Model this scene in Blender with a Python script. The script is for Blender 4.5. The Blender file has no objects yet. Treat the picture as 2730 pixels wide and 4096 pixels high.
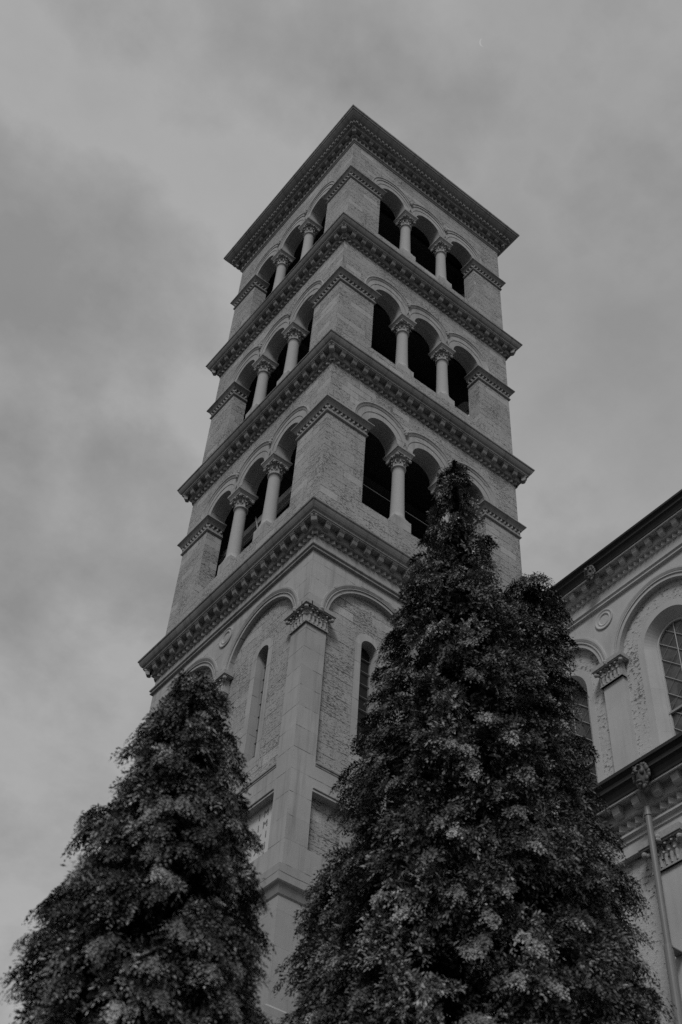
import bpy, math, random
import numpy as np
from mathutils import Vector, Matrix

sc = bpy.context.scene
COL = sc.collection
R = math.radians
PI = math.pi
GZ = -7.7                                    # ground level (tower's near corner stands at x=0, y=0)

# ------------------------------------------------------------------ camera
cam_d = bpy.data.cameras.new("camera")
cam = bpy.data.objects.new("camera", cam_d)
COL.objects.link(cam)
cam.location = (-12.8347, -19.5435, -6.0816)
cam.rotation_euler = (R(138.5440), R(-3.0052), R(-38.2980))
cam_d.sensor_fit = 'HORIZONTAL'
cam_d.sensor_width = 24.0
cam_d.lens = 5084.49 / 2730 * 24.0
cam_d.clip_start = 0.1
cam_d.clip_end = 6000
cam_d.dof.use_dof = True
cam_d.dof.focus_distance = 33.0
cam_d.dof.aperture_fstop = 1.7
sc.camera = cam

# ------------------------------------------------------------------ exposure
sc.view_settings.view_transform = 'Standard'
sc.view_settings.look = 'None'
sc.view_settings.exposure = 0.0
sc.view_settings.gamma = 1.0
sc.view_settings.use_curve_mapping = False
sc.cycles.use_denoising = False
sc.cycles.max_bounces = 6

# ------------------------------------------------------------------ sun + sky (overcast, monochrome)
SUN_EL, SUN_AZ = 48.0, 222.0                 # azimuth of the sun measured from +x, counter-clockwise
sd = Vector((math.cos(R(SUN_EL)) * math.cos(R(SUN_AZ)), math.cos(R(SUN_EL)) * math.sin(R(SUN_AZ)), math.sin(R(SUN_EL))))
sun_d = bpy.data.lights.new("sun", 'SUN')
sun_d.energy = 1.6
sun_d.angle = R(16)
sun_d.color = (1, 1, 1)
sun = bpy.data.objects.new("sun", sun_d)
sun.rotation_euler = sd.to_track_quat('Z', 'Y').to_euler()
sun.location = (0, 0, 80)
COL.objects.link(sun)

w = bpy.data.worlds.new("World")
sc.world = w
w.use_nodes = True
nt = w.node_tree
nt.nodes.clear()


def N(nt, typ, ins=None, **props):
    n = nt.nodes.new(typ)
    for k, v in props.items():
        setattr(n, k, v)
    if ins:
        for k, v in ins.items():
            s = n.inputs[k]
            if isinstance(v, bpy.types.NodeSocket):
                nt.links.new(v, s)
            else:
                s.default_value = v
    return n


def M(nt, op, a, b=None, c=None, clamp=False):
    n = nt.nodes.new('ShaderNodeMath')
    n.operation = op
    n.use_clamp = clamp
    for i, v in enumerate((a, b, c)):
        if v is None:
            continue
        if isinstance(v, bpy.types.NodeSocket):
            nt.links.new(v, n.inputs[i])
        else:
            n.inputs[i].default_value = v
    return n.outputs[0]


def RAMP(nt, fac, stops, interp='LINEAR'):
    n = nt.nodes.new('ShaderNodeValToRGB')
    cr = n.color_ramp
    cr.interpolation = interp
    while len(cr.elements) > 1:
        cr.elements.remove(cr.elements[-1])
    for i, (p, v) in enumerate(stops):
        e = cr.elements[0] if i == 0 else cr.elements.new(p)
        e.position = p
        e.color = (v, v, v, 1)
    nt.links.new(fac, n.inputs[0])
    return n.outputs[0]


out = N(nt, 'ShaderNodeOutputWorld')
sky = N(nt, 'ShaderNodeTexSky', sky_type='NISHITA', sun_disc=False)
sky.sun_elevation = R(SUN_EL)
sky.sun_rotation = R(90 - SUN_AZ)
bw = N(nt, 'ShaderNodeRGBToBW', {0: sky.outputs[0]})
tc = N(nt, 'ShaderNodeTexCoord')
sep = N(nt, 'ShaderNodeSeparateXYZ', {0: tc.outputs['Generated']})
zz = M(nt, 'ADD', M(nt, 'MAXIMUM', sep.outputs[2], 0.0), 0.22)
cv = N(nt, 'ShaderNodeCombineXYZ', {0: M(nt, 'DIVIDE', sep.outputs[0], zz), 1: M(nt, 'DIVIDE', sep.outputs[1], zz), 2: 0.37})
n1 = N(nt, 'ShaderNodeTexNoise', {'Vector': cv.outputs[0], 'Scale': 4.6, 'Detail': 9.0, 'Roughness': 0.56, 'Distortion': 0.05})
n2 = N(nt, 'ShaderNodeTexNoise', {'Vector': cv.outputs[0], 'Scale': 1.5, 'Detail': 8.0, 'Roughness': 0.56, 'Distortion': 0.05})
cl = M(nt, 'ADD', M(nt, 'MULTIPLY', n1.outputs[0], 0.45), M(nt, 'MULTIPLY', n2.outputs[0], 0.55))
cloud = RAMP(nt, cl, [(0.36, 0.76), (0.45, 0.90), (0.53, 1.03), (0.64, 1.12)], 'LINEAR')


def blob(d, inner, outer):                   # a dark cloud bank round one direction of the sky
    d = Vector(d).normalized()
    vm = N(nt, 'ShaderNodeVectorMath', {0: tc.outputs['Generated'], 1: tuple(d)}, operation='DOT_PRODUCT')
    wob = M(nt, 'ADD', vm.outputs['Value'], M(nt, 'MULTIPLY', M(nt, 'SUBTRACT', cl, 0.5), 0.040 * outer / 5))
    mr = N(nt, 'ShaderNodeMapRange', {0: wob, 1: math.cos(R(outer)), 2: math.cos(R(inner)), 3: 0.0, 4: 1.0}, interpolation_type='SMOOTHSTEP')
    return mr.outputs[0]



DARK = [((0.100, 0.566, 0.818), 2.0, 6.0, 0.21), ((0.040, 0.530, 0.847), 0.5, 3.6, 0.09), ((0.07, 0.60, 0.80), 0.6, 5.0, 0.08),
        ((0.165, 0.661, 0.732), 1.0, 7.0, 0.20), ((0.225, 0.66, 0.717), 0.5, 4.0, 0.12), ((0.20, 0.70, 0.69), 1.0, 6.0, 0.10),
        ((0.02, 0.415, 0.91), 0.3, 2.6, 0.10), ((0.13, 0.37, 0.92), 0.3, 3.4, 0.12), ((0.30, 0.24, 0.92), 0.5, 6.0, 0.10),
        ((0.36, 0.285, 0.888), 0.5, 4.5, 0.10), ((0.27, 0.77, 0.58), 1.0, 6.0, 0.12)]
bs = None
for d, i_, o_, a_ in DARK:
    v_ = M(nt, 'MULTIPLY', blob(d, 0.0, o_ * 1.25), a_ * 2.6)
    bs = v_ if bs is None else M(nt, 'ADD', bs, v_)
n3 = N(nt, 'ShaderNodeTexNoise', {'Vector': cv.outputs[0], 'Scale': 9.0, 'Detail': 9.0, 'Roughness': 0.58, 'Distortion': 0.08})
dk = M(nt, 'ADD', M(nt, 'MULTIPLY', bs, 0.52), M(nt, 'ADD', M(nt, 'MULTIPLY', M(nt, 'SUBTRACT', n3.outputs[0], 0.5), 1.9), M(nt, 'MULTIPLY', M(nt, 'SUBTRACT', n1.outputs[0], 0.5), 1.5)))
dark = RAMP(nt, M(nt, 'MULTIPLY', dk, 0.4), [(0.0, 0.0), (0.18, 0.42), (0.38, 0.80), (0.8, 1.0)], 'LINEAR')
skyval = M(nt, 'MULTIPLY', cloud, M(nt, 'SUBTRACT', 1.0, M(nt, 'MULTIPLY', dark, 0.43)))
lum = M(nt, 'ADD', M(nt, 'MULTIPLY', bw.outputs[0], 0.22), 2.25)
low = N(nt, 'ShaderNodeMapRange', {0: sep.outputs[2], 1: 0.10, 2: 0.41, 3: 0.22, 4: 1.0}, interpolation_type='SMOOTHSTEP')
skyval = M(nt, 'MULTIPLY', M(nt, 'MULTIPLY', skyval, lum), low.outputs[0])
cc = N(nt, 'ShaderNodeCombineColor', {0: skyval, 1: skyval, 2: skyval})
bg = N(nt, 'ShaderNodeBackground', {'Color': cc.outputs[0], 'Strength': 0.15})
nt.links.new(bg.outputs[0], out.inputs[0])


# ------------------------------------------------------------------ materials
def new_mat(name):
    m = bpy.data.materials.new(name)
    m.use_nodes = True
    t = m.node_tree
    t.nodes.clear()
    o = N(t, 'ShaderNodeOutputMaterial')
    b = N(t, 'ShaderNodeBsdfPrincipled')
    t.links.new(b.outputs[0], o.inputs[0])
    return m, t, b


def face_uv(t):
    """Vector (along the face, height, 0) in object space, whatever way an upright face looks."""
    c = N(t, 'ShaderNodeTexCoord')
    p = N(t, 'ShaderNodeSeparateXYZ', {0: c.outputs['Object']})
    n = N(t, 'ShaderNodeSeparateXYZ', {0: c.outputs['Normal']})
    ax = M(t, 'GREATER_THAN', M(t, 'ABSOLUTE', n.outputs[0]), M(t, 'ABSOLUTE', n.outputs[1]))
    u = M(t, 'ADD', M(t, 'MULTIPLY', p.outputs[1], ax), M(t, 'MULTIPLY', p.outputs[0], M(t, 'SUBTRACT', 1.0, ax)))
    r = N(t, 'ShaderNodeObjectInfo')
    off = M(t, 'MULTIPLY', r.outputs['Random'], 61.0)
    v = N(t, 'ShaderNodeCombineXYZ', {0: M(t, 'ADD', u, off), 1: p.outputs[2], 2: 0.0})
    v3 = N(t, 'ShaderNodeCombineXYZ', {0: M(t, 'ADD', p.outputs[0], off), 1: p.outputs[1], 2: p.outputs[2]})
    return v.outputs[0], v3.outputs[0]


def mixf(t, f, a, b):
    n = t.nodes.new('ShaderNodeMix')
    n.data_type = 'FLOAT'
    for i, v in ((0, f), (2, a), (3, b)):
        if isinstance(v, bpy.types.NodeSocket):
            t.links.new(v, n.inputs[i])
        else:
            n.inputs[i].default_value = v
    return n.outputs[0]


def grey(t, v):
    return N(t, 'ShaderNodeCombineColor', {0: v, 1: v, 2: v}).outputs[0]


def ashlar(name, base, bw_, bh, mortar, joint, pits, pit_scale, bumpd, blockvar, patch=0.0, streak=0.0, grain=0.06, flat=2.6, lo=0.56):
    m, t, b = new_mat(name)
    uv, p3 = face_uv(t)
    wob = N(t, 'ShaderNodeTexNoise', {'Vector': p3, 'Scale': 1.7, 'Detail': 2.0})
    wv = N(t, 'ShaderNodeVectorMath', {0: wob.outputs['Color'], 1: (0.03, 0.03, 0)}, operation='MULTIPLY')
    uvw = N(t, 'ShaderNodeVectorMath', {0: uv, 1: wv.outputs[0]}, operation='ADD')
    br = N(t, 'ShaderNodeTexBrick', {'Vector': uvw.outputs[0], 'Scale': 1.0, 'Mortar Size': mortar, 'Mortar Smooth': 0.4,
                                     'Bias': 0.0, 'Brick Width': bw_, 'Row Height': bh,
                                     'Color1': (0, 0, 0, 1), 'Color2': (1, 1, 1, 1), 'Mortar': (0.5, 0.5, 0.5, 1)})
    br.offset = 0.5
    br.squash = 1.4
    br.squash_frequency = 3
    blk = N(t, 'ShaderNodeRGBToBW', {0: br.outputs['Color']}).outputs[0]
    # joints are broken: only parts of them are open
    jn = N(t, 'ShaderNodeTexNoise', {'Vector': uv, 'Scale': 3.2, 'Detail': 3.0, 'Roughness': 0.6})
    jsv = N(t, 'ShaderNodeVectorMath', {0: uv, 1: (2.2, 7.0, 1)}, operation='MULTIPLY')
    js = N(t, 'ShaderNodeTexNoise', {'Vector': jsv.outputs[0], 'Scale': 1.0, 'Detail': 3.0, 'Roughness': 0.6})
    sz = N(t, 'ShaderNodeSeparateXYZ', {0: uvw.outputs[0]}).outputs[1]
    fr_ = M(t, 'ABSOLUTE', M(t, 'SUBTRACT', M(t, 'FRACT', M(t, 'DIVIDE', sz, bh)), 0.5))
    row = M(t, 'GREATER_THAN', fr_, 0.5 - 0.9 * mortar / bh)
    jm = M(t, 'ADD', M(t, 'MULTIPLY', row, RAMP(t, js.outputs[0], [(0.47, 0.0), (0.58, 1.0)])), M(t, 'MULTIPLY', br.outputs['Fac'], 0.16), clamp=True)
    # pits: long and low in plan, as in travertine
    st = N(t, 'ShaderNodeVectorMath', {0: uv, 1: (pit_scale, pit_scale * flat, 1)}, operation='MULTIPLY')
    pn = N(t, 'ShaderNodeTexNoise', {'Vector': st.outputs[0], 'Scale': 1.0, 'Detail': 5.0, 'Roughness': 0.68})
    pa = N(t, 'ShaderNodeTexNoise', {'Vector': uv, 'Scale': 1.1, 'Detail': 2.0})
    thr = M(t, 'ADD', pn.outputs[0], M(t, 'MULTIPLY', M(t, 'SUBTRACT', pa.outputs[0], 0.5), 0.30))
    smooth_blk = M(t, 'GREATER_THAN', blk, 0.90) if patch else None
    pit = RAMP(t, thr, [(lo, 0.0), (lo + 0.10, 1.0)])
    pit = M(t, 'MULTIPLY', pit, pits)
    if patch:
        pit = M(t, 'MULTIPLY', pit, M(t, 'SUBTRACT', 1.0, M(t, 'MULTIPLY', smooth_blk, 0.75)))
    gr = N(t, 'ShaderNodeTexNoise', {'Vector': p3, 'Scale': 38.0, 'Detail': 3.0, 'Roughness': 0.7})
    lg = N(t, 'ShaderNodeTexNoise', {'Vector': p3, 'Scale': 0.6, 'Detail': 4.0, 'Roughness': 0.6})
    v = M(t, 'ADD', base, M(t, 'MULTIPLY', M(t, 'SUBTRACT', blk, 0.5), blockvar))
    if patch:
        v = M(t, 'ADD', v, M(t, 'MULTIPLY', smooth_blk, patch))
    v = M(t, 'ADD', v, M(t, 'MULTIPLY', M(t, 'SUBTRACT', gr.outputs[0], 0.5), grain))
    v = M(t, 'MULTIPLY', v, M(t, 'ADD', 0.70, M(t, 'MULTIPLY', lg.outputs[0], 0.60)))
    if streak:
        sv = N(t, 'ShaderNodeVectorMath', {0: uv, 1: (5.5, 0.35, 1)}, operation='MULTIPLY')
        sn = N(t, 'ShaderNodeTexNoise', {'Vector': sv.outputs[0], 'Scale': 1.0, 'Detail': 4.0, 'Roughness': 0.6})
        v = M(t, 'MULTIPLY', v, M(t, 'SUBTRACT', 1.0, M(t, 'MULTIPLY', RAMP(t, sn.outputs[0], [(0.5, 0.0), (0.72, 1.0)]), streak)))
    v = mixf(t, pit, v, base * 0.30)
    v = mixf(t, M(t, 'MULTIPLY', jm, joint), v, base * 0.22)
    t.links.new(grey(t, v), b.inputs['Base Color'])
    b.inputs['Roughness'].default_value = 0.92
    b.inputs['Specular IOR Level'].default_value = 0.15
    h = M(t, 'SUBTRACT', M(t, 'MULTIPLY', gr.outputs[0], 0.12), M(t, 'ADD', M(t, 'MULTIPLY', pit, 1.0), M(t, 'MULTIPLY', jm, joint)))
    h = M(t, 'ADD', h, M(t, 'MULTIPLY', pn.outputs[0], 0.5 * pits))
    bp = N(t, 'ShaderNodeBump', {'Height': h, 'Strength': 0.9, 'Distance': bumpd})
    t.links.new(bp.outputs[0], b.inputs['Normal'])
    return m


def plain(name, v, rough=0.8, metal=0.0, spec=0.3, noise=0.0, nscale=6.0, bumpd=0.0):
    m, t, b = new_mat(name)
    val = v
    if noise:
        c = N(t, 'ShaderNodeTexCoord')
        n = N(t, 'ShaderNodeTexNoise', {'Vector': c.outputs['Object'], 'Scale': nscale, 'Detail': 5.0, 'Roughness': 0.65})
        val = M(t, 'MULTIPLY', v, M(t, 'ADD', 1.0 - noise, M(t, 'MULTIPLY', n.outputs[0], 2 * noise)))
        t.links.new(grey(t, val), b.inputs['Base Color'])
        if bumpd:
            bp = N(t, 'ShaderNodeBump', {'Height': n.outputs[0], 'Strength': 0.8, 'Distance': bumpd})
            t.links.new(bp.outputs[0], b.inputs['Normal'])
    else:
        b.inputs['Base Color'].default_value = (v, v, v, 1)
    b.inputs['Roughness'].default_value = rough
    b.inputs['Metallic'].default_value = metal
    b.inputs['Specular IOR Level'].default_value = spec
    return m


MAT = {
    'rough': ashlar('rough_tufa_ashlar', 0.37, 0.70, 0.31, 0.011, 0.85, 0.72, 9.5, 0.035, 0.035, patch=0.04, grain=0.32, lo=0.555, streak=0.15),
    'smooth': ashlar('dressed_limestone', 0.385, 1.7, 0.62, 0.009, 0.85, 0.0, 5.0, 0.006, 0.06, grain=0.24, streak=0.26),
    'trim': ashlar('weathered_trim_stone', 0.275, 1.15, 3.7, 0.007, 0.7, 0.0, 5.0, 0.008, 0.06, grain=0.14, streak=0.35),
    'base': ashlar('base_course_stone', 0.35, 1.5, 0.78, 0.010, 0.8, 0.0, 5.0, 0.006, 0.02, grain=0.06, streak=0.10),
    'church': ashlar('pitted_travertine', 0.46, 1.9, 1.3, 0.004, 0.15, 0.9, 7.5, 0.035, 0.02, grain=0.14, flat=1.5, lo=0.572),
    'church_s': ashlar('pale_dressed_stone', 0.46, 2.4, 1.35, 0.004, 0.3, 0.0, 5.0, 0.004, 0.02, grain=0.05, streak=0.08),
    'carved': plain('carved_stone', 0.33, 0.9, noise=0.35, nscale=14, bumpd=0.01),
    'shaft': plain('column_stone', 0.39, 0.85, noise=0.16, nscale=22, bumpd=0.003),
    'marble': plain('pale_marble', 0.55, 0.6, noise=0.06, nscale=3),
    'letter': plain('letter_paint', 0.20, 0.8),
    'inside': plain('shade_toned_interior', 0.075, 0.95, spec=0.1, noise=0.3, nscale=2),  # near-black so the open storeys look deep in shade; shade put into colour
    'roof': plain('dark_roof_tile', 0.08, 0.8, noise=0.3, nscale=3, bumpd=0.02),
    'metal': plain('dark_gutter_metal', 0.04, 0.48, 0.6, noise=0.35, nscale=5),
    'pipe': plain('painted_downpipe', 0.20, 0.45, 0.1, noise=0.15, nscale=4),
    'came': plain('glazing_bar_metal', 0.34, 0.5, 0.3),
    'cable': plain('galvanised_cable', 0.3, 0.5, 0.3),
    'bark': plain('conifer_bark', 0.035, 0.95, noise=0.4, nscale=9, bumpd=0.02),
    'grass': plain('mown_grass', 0.05, 0.95, noise=0.35, nscale=0.8),
}
gm, t, b = new_mat('leaded_glass')
c = N(t, 'ShaderNodeTexCoord')
n = N(t, 'ShaderNodeTexVoronoi', {'Vector': c.outputs['Object'], 'Scale': 3.1})
n2_ = N(t, 'ShaderNodeTexNoise', {'Vector': c.outputs['Object'], 'Scale': 5.0, 'Detail': 3.0})
vg = M(t, 'ADD', 0.045, M(t, 'MULTIPLY', M(t, 'MULTIPLY', N(t, 'ShaderNodeRGBToBW', {0: n.outputs['Color']}).outputs[0], n2_.outputs[0]), 0.16))
t.links.new(grey(t, vg), b.inputs['Base Color'])
b.inputs['Roughness'].default_value = 0.22
b.inputs['Specular IOR Level'].default_value = 0.5
MAT['glass'] = gm
MAT['dark_glass'] = plain('dark_glass', 0.02, 0.35, spec=0.25, noise=0.5, nscale=4)


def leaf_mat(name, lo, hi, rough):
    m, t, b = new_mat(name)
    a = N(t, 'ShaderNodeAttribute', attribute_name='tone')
    v = M(t, 'ADD', lo, M(t, 'MULTIPLY', a.outputs['Fac'], hi - lo))  # tone puts highlights and shade into the leaf colour, besides random variation
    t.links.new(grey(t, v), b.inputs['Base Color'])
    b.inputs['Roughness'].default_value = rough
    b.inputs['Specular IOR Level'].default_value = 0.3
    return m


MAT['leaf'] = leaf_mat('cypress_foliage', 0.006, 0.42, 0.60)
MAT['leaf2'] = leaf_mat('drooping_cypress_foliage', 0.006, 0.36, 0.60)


# ------------------------------------------------------------------ mesh helpers
class MB:
    def __init__(s):
        s.v, s.f, s.m = [], [], []

    def quad(s, a, b_, c_, d, mi=0):
        i = len(s.v)
        s.v += [a, b_, c_, d]
        s.f.append((i, i + 1, i + 2, i + 3))
        s.m.append(mi)

    def poly(s, pts, mi=0):
        i = len(s.v)
        s.v += list(pts)
        s.f.append(tuple(range(i, i + len(pts))))
        s.m.append(mi)

    def grid(s, rows, mi=0, closed=False):
        i = len(s.v)
        n = len(rows[0])
        for r_ in rows:
            s.v += list(r_)
        for a in range(len(rows) - 1):
            for b_ in range(n if closed else n - 1):
                c_ = (b_ + 1) % n
                s.f.append((i + a * n + b_, i + a * n + c_, i + (a + 1) * n + c_, i + (a + 1) * n + b_))
                s.m.append(mi)

    def box(s, T, u0, u1, n0, n1, z0, z1, mi=0):
        P = lambda u, n_, z: T(u, n_, z)
        c = [P(u0, n0, z0), P(u1, n0, z0), P(u1, n1, z0), P(u0, n1, z0), P(u0, n0, z1), P(u1, n0, z1), P(u1, n1, z1), P(u0, n1, z1)]
        i = len(s.v)
        s.v += c
        for f in ((0, 1, 2, 3), (4, 5, 6, 7), (0, 1, 5, 4), (1, 2, 6, 5), (2, 3, 7, 6), (3, 0, 4, 7)):
            s.f.append(tuple(i + k for k in f))
            s.m.append(mi)

    def lathe(s, prof, cx, cy, seg=24, mi=0):
        rows = [[(cx + r_ * math.cos(2 * PI * k / seg), cy + r_ * math.sin(2 * PI * k / seg), z) for k in range(seg)] for r_, z in prof]
        s.grid(rows, mi, closed=True)

    def build(s, name, mats, parent=None, smooth=False, off=(0, 0, 0), fix=True):
        me = bpy.data.meshes.new(name)
        ox, oy, oz = off
        me.from_pydata([(x - ox, y - oy, z - oz) for x, y, z in s.v], [], s.f)
        if not isinstance(mats, (list, tuple)):
            mats = [mats]
        for m_ in mats:
            me.materials.append(MAT[m_])
        me.polygons.foreach_set('material_index', s.m)
        if fix:
            import bmesh
            bm = bmesh.new()
            bm.from_mesh(me)
            bmesh.ops.remove_doubles(bm, verts=bm.verts, dist=0.0005)
            bmesh.ops.recalc_face_normals(bm, faces=bm.faces)
            bm.to_mesh(me)
            bm.free()
        if smooth:
            me.polygons.foreach_set('use_smooth', [True] * len(me.polygons))
        me.update()
        o = bpy.data.objects.new(name, me)
        COL.objects.link(o)
        if parent is not None:
            o.parent = parent
        return o


def thing(name, label, cat, loc=(0, 0, 0), group=None):
    o = bpy.data.objects.new(name, None)
    COL.objects.link(o)
    o.location = loc
    o.empty_display_size = 0.5
    o['label'] = label
    o['category'] = cat
    if group:
        o['group'] = group
    return o


def copy_rot(o, k, parent=None):             # a part (and its sub-parts) turned k quarter turns about its thing
    c_ = o.copy()
    COL.objects.link(c_)
    c_.parent = parent if parent is not None else o.parent
    if parent is None:
        c_.matrix_basis = Matrix.Rotation(-PI / 2 * k, 4, 'Z') @ o.matrix_basis
    for ch in list(o.children):
        d = ch.copy()
        COL.objects.link(d)
        d.parent = c_
    return c_


def around(o, ks=(1, 2, 3)):
    for k in ks:
        copy_rot(o, k)


def arch_pts(uc, r_, zc, seg=20):
    return [(uc - r_ * math.cos(PI * k / seg), zc + r_ * math.sin(PI * k / seg)) for k in range(seg + 1)]


def panel(mb, T, u0, u1, z0, z1, holes, nf, nb, seg=20, mi=0, mr=0, sill=True):
    """Upright sheet at n=nf with round-headed holes (uc, r, z_sill, z_spring); their reveals run back to n=nb."""
    cur = u0
    for uc, r_, zs, zp in sorted(holes):
        if uc - r_ > cur + 1e-5:
            mb.quad(T(cur, nf, z0), T(uc - r_, nf, z0), T(uc - r_, nf, z1), T(cur, nf, z1), mi)
        if zs > z0 + 1e-5:
            mb.quad(T(uc - r_, nf, z0), T(uc + r_, nf, z0), T(uc + r_, nf, zs), T(uc - r_, nf, zs), mi)
        pts = arch_pts(uc, r_, zp, seg)
        for (a, za), (b_, zb) in zip(pts, pts[1:]):
            mb.quad(T(a, nf, za), T(b_, nf, zb), T(b_, nf, z1), T(a, nf, z1), mi)
        if nb is not None:
            loop = [(uc - r_, zs)] + pts + [(uc + r_, zs)]
            for (a, za), (b_, zb) in zip(loop, loop[1:]):
                mb.quad(T(a, nf, za), T(b_, nf, zb), T(b_, nb, zb), T(a, nb, za), mr)
            if sill:
                mb.quad(T(uc - r_, nf, zs), T(uc + r_, nf, zs), T(uc + r_, nb, zs), T(uc - r_, nb, zs), mr)
        cur = uc + r_
    if cur < u1 - 1e-5:
        mb.quad(T(cur, nf, z0), T(u1, nf, z0), T(u1, nf, z1), T(cur, nf, z1), mi)


def arch_sweep(mb, T, uc, zc, prof, cl=None, cr=None, zleg=None, seg=28, mi=0):
    """Sweep a profile of (radius, n) round an arch; cl / cr clip it at that half width on the left / right."""
    rows = []
    for r_, n_ in prof:
        a0 = math.acos(min(1, cr / r_)) if cr else 0.0
        a1 = PI - (math.acos(min(1, cl / r_)) if cl else 0.0)
        row = []
        if zleg is not None and not cr:
            row.append(T(uc + r_, n_, zleg))
        for k in range(seg + 1):
            a = a0 + (a1 - a0) * k / seg
            row.append(T(uc + r_ * math.cos(a), n_, zc + r_ * math.sin(a)))
        if zleg is not None and not cl:
            row.append(T(uc - r_, n_, zleg))
        rows.append(row)
    n = min(len(r_) for r_ in rows)
    mb.grid([r_[:n] for r_ in rows], mi)


def arch_disc(mb, T, uc, r_, zs, zp, n_, mi=0, seg=20):
    pts = arch_pts(uc, r_, zp, seg)
    for (a, za), (b_, zb) in zip(pts, pts[1:]):
        mb.quad(T(a, n_, zs), T(b_, n_, zs), T(b_, n_, zb), T(a, n_, za), mi)


def ring(mb, prof, x0, y0, x1, y1, mi=0):    # mitred moulding right round a rectangle; profile of (overhang, z)
    rows = [[(x0 - o, y0 - o, z), (x1 + o, y0 - o, z), (x1 + o, y1 + o, z), (x0 - o, y1 + o, z)] for o, z in prof]
    mb.grid(rows, mi, closed=True)


def run(mb, T, prof, u0, u1, mi=0, e0=False, e1=False):   # straight moulding, capped at its ends
    a = [T(u0, o, z) for o, z in prof]
    b_ = [T(u1, o, z) for o, z in prof]
    mb.grid([a, b_], mi)
    if e0:
        mb.poly(a, mi)
    if e1:
        mb.poly(b_, mi)


def tooth_row(mb, T, u0, u1, z0, z1, n0, n1, pitch, mi=0):   # saw-tooth course: triangles in plan
    k = max(1, round((u1 - u0) / pitch))
    p = (u1 - u0) / k
    for i in range(k):
        a, m_, b_ = u0 + i * p + 0.004, u0 + (i + 0.5) * p, u0 + (i + 1) * p - 0.004
        lo = [T(a, n0, z0), T(m_, n1, z0), T(b_, n0, z0)]
        hi = [T(a, n0, z1), T(m_, n1, z1), T(b_, n0, z1)]
        mb.poly(lo, mi)
        mb.quad(lo[0], lo[1], hi[1], hi[0], mi)
        mb.quad(lo[1], lo[2], hi[2], hi[1], mi)


def modillion(T, w_, n0, n1, zt, zb, name, parent, mats, off):
    """Scrolled bracket: curved underside, flat cap with a fillet."""
    mb = MB()
    h = w_ / 2
    d = n1 - n0
    q_ = zt - 0.055 - zb
    pr = [(n0, zb), (n0 + d * 0.30, zb), (n0 + d * 0.52, zb + q_ * 0.08), (n0 + d * 0.68, zb + q_ * 0.28), (n0 + d * 0.76, zb + q_ * 0.55), (n0 + d * 0.84, zb + q_ * 0.85), (n0 + d * 0.87, zt - 0.055)]
    pr.append((n0, zt - 0.055))
    for s_ in (-1, 1):
        mb.poly([T(s_ * h, n_, z) for n_, z in pr])
    mb.grid([[T(-h, n_, z) for n_, z in pr], [T(h, n_, z) for n_, z in pr]])
    mb.box(T, -h - 0.012, h + 0.012, n0, n0 + d * 0.93, zt - 0.055, zt - 0.026)
    mb.box(T, -h - 0.006, h + 0.006, n0, n1, zt - 0.026, zt - 0.001)
    return mb.build(name, mats, parent, off=off)


def leaf_shape(mb, base, outv, sidev, w_, h, curl, mi=0, nz=6):
    """One carved acanthus leaf: rises along the bell, then curls out at its tip; three lobes wide."""
    bx, by, bz = base
    rows = []
    for k in range(nz + 1):
        s_ = k / nz
        o_ = curl * (s_ ** 2.2) + (0.35 * curl * math.sin(PI * min(1, s_)) if s_ > 0.6 else 0)
        z = bz + h * (math.sin(PI / 2 * min(1.0, s_ * 1.15)) - (0.22 * max(0, s_ - 0.75) / 0.25))
        wd = w_ * (0.55 + 0.45 * math.sin(PI * (0.15 + 0.8 * s_))) * (1 if k % 2 == 0 else 0.78)
        if k == nz:
            wd *= 0.45
        row = []
        for q, bul in ((-1, 0.0), (-0.5, 0.018), (0, 0.032), (0.5, 0.018), (1, 0.0)):
            row.append((bx + outv[0] * (o_ + bul) + sidev[0] * wd * q / 2, by + outv[1] * (o_ + bul) + sidev[1] * wd * q / 2, z))
        rows.append(row)
    mb.grid(rows, mi)


def blob_mesh(mb, c_, r3, mi=0, seg=10, rings=6):
    rows = []
    for a in range(rings + 1):
        th = PI * a / rings
        rows.append([(c_[0] + r3[0] * math.sin(th) * math.cos(2 * PI * k / seg), c_[1] + r3[1] * math.sin(th) * math.sin(2 * PI * k / seg), c_[2] + r3[2] * math.cos(th)) for k in range(seg)])
    mb.grid(rows, mi, closed=True)


# ------------------------------------------------------------------ ground
g = MB()
seg = 96
rr = [0, 12, 30, 80, 300, 1500, 5000]
g.grid([[(r_ * math.cos(2 * PI * k / seg), r_ * math.sin(2 * PI * k / seg), GZ) for k in range(seg)] for r_ in rr], closed=True)
go = g.build('ground', 'grass')
go['kind'] = 'structure'

# ------------------------------------------------------------------ bell tower
W = 8.0
TC = (4.0, 4.0, GZ)
tower = thing('bell_tower', 'tall square stone bell tower with three open arcaded storeys above a blind-arched shaft', 'bell tower', TC)
T0 = lambda u, n_, z: (u, -n_, z)            # the face looking towards -y; the other three are quarter turns of it


def tb(mb, name, mats, parent=None, smooth=False, fix=True):
    if parent is None:
        return mb.build(name, mats, tower, smooth, off=TC, fix=fix)
    o = mb.build(name, mats, parent, smooth, off=TC, fix=fix)
    return o


# --- plinth and base
mb = MB()
ring(mb, [(0.25, GZ), (0.25, 5.7), (0.04, 5.86), (0.04, 8.24)], 0, 0, W, W, 0)
tb(mb, 'base_wall', 'base')
mb = MB()
ring(mb, [(0.04, 8.22), (0.07, 8.26), (0.12, 8.42), (0.17, 8.46), (0.19, 8.49), (0.20, 8.86), (0.0, 8.98)], 0, 0, W, W, 0)
tb(mb, 'base_moulding', 'base')

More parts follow.
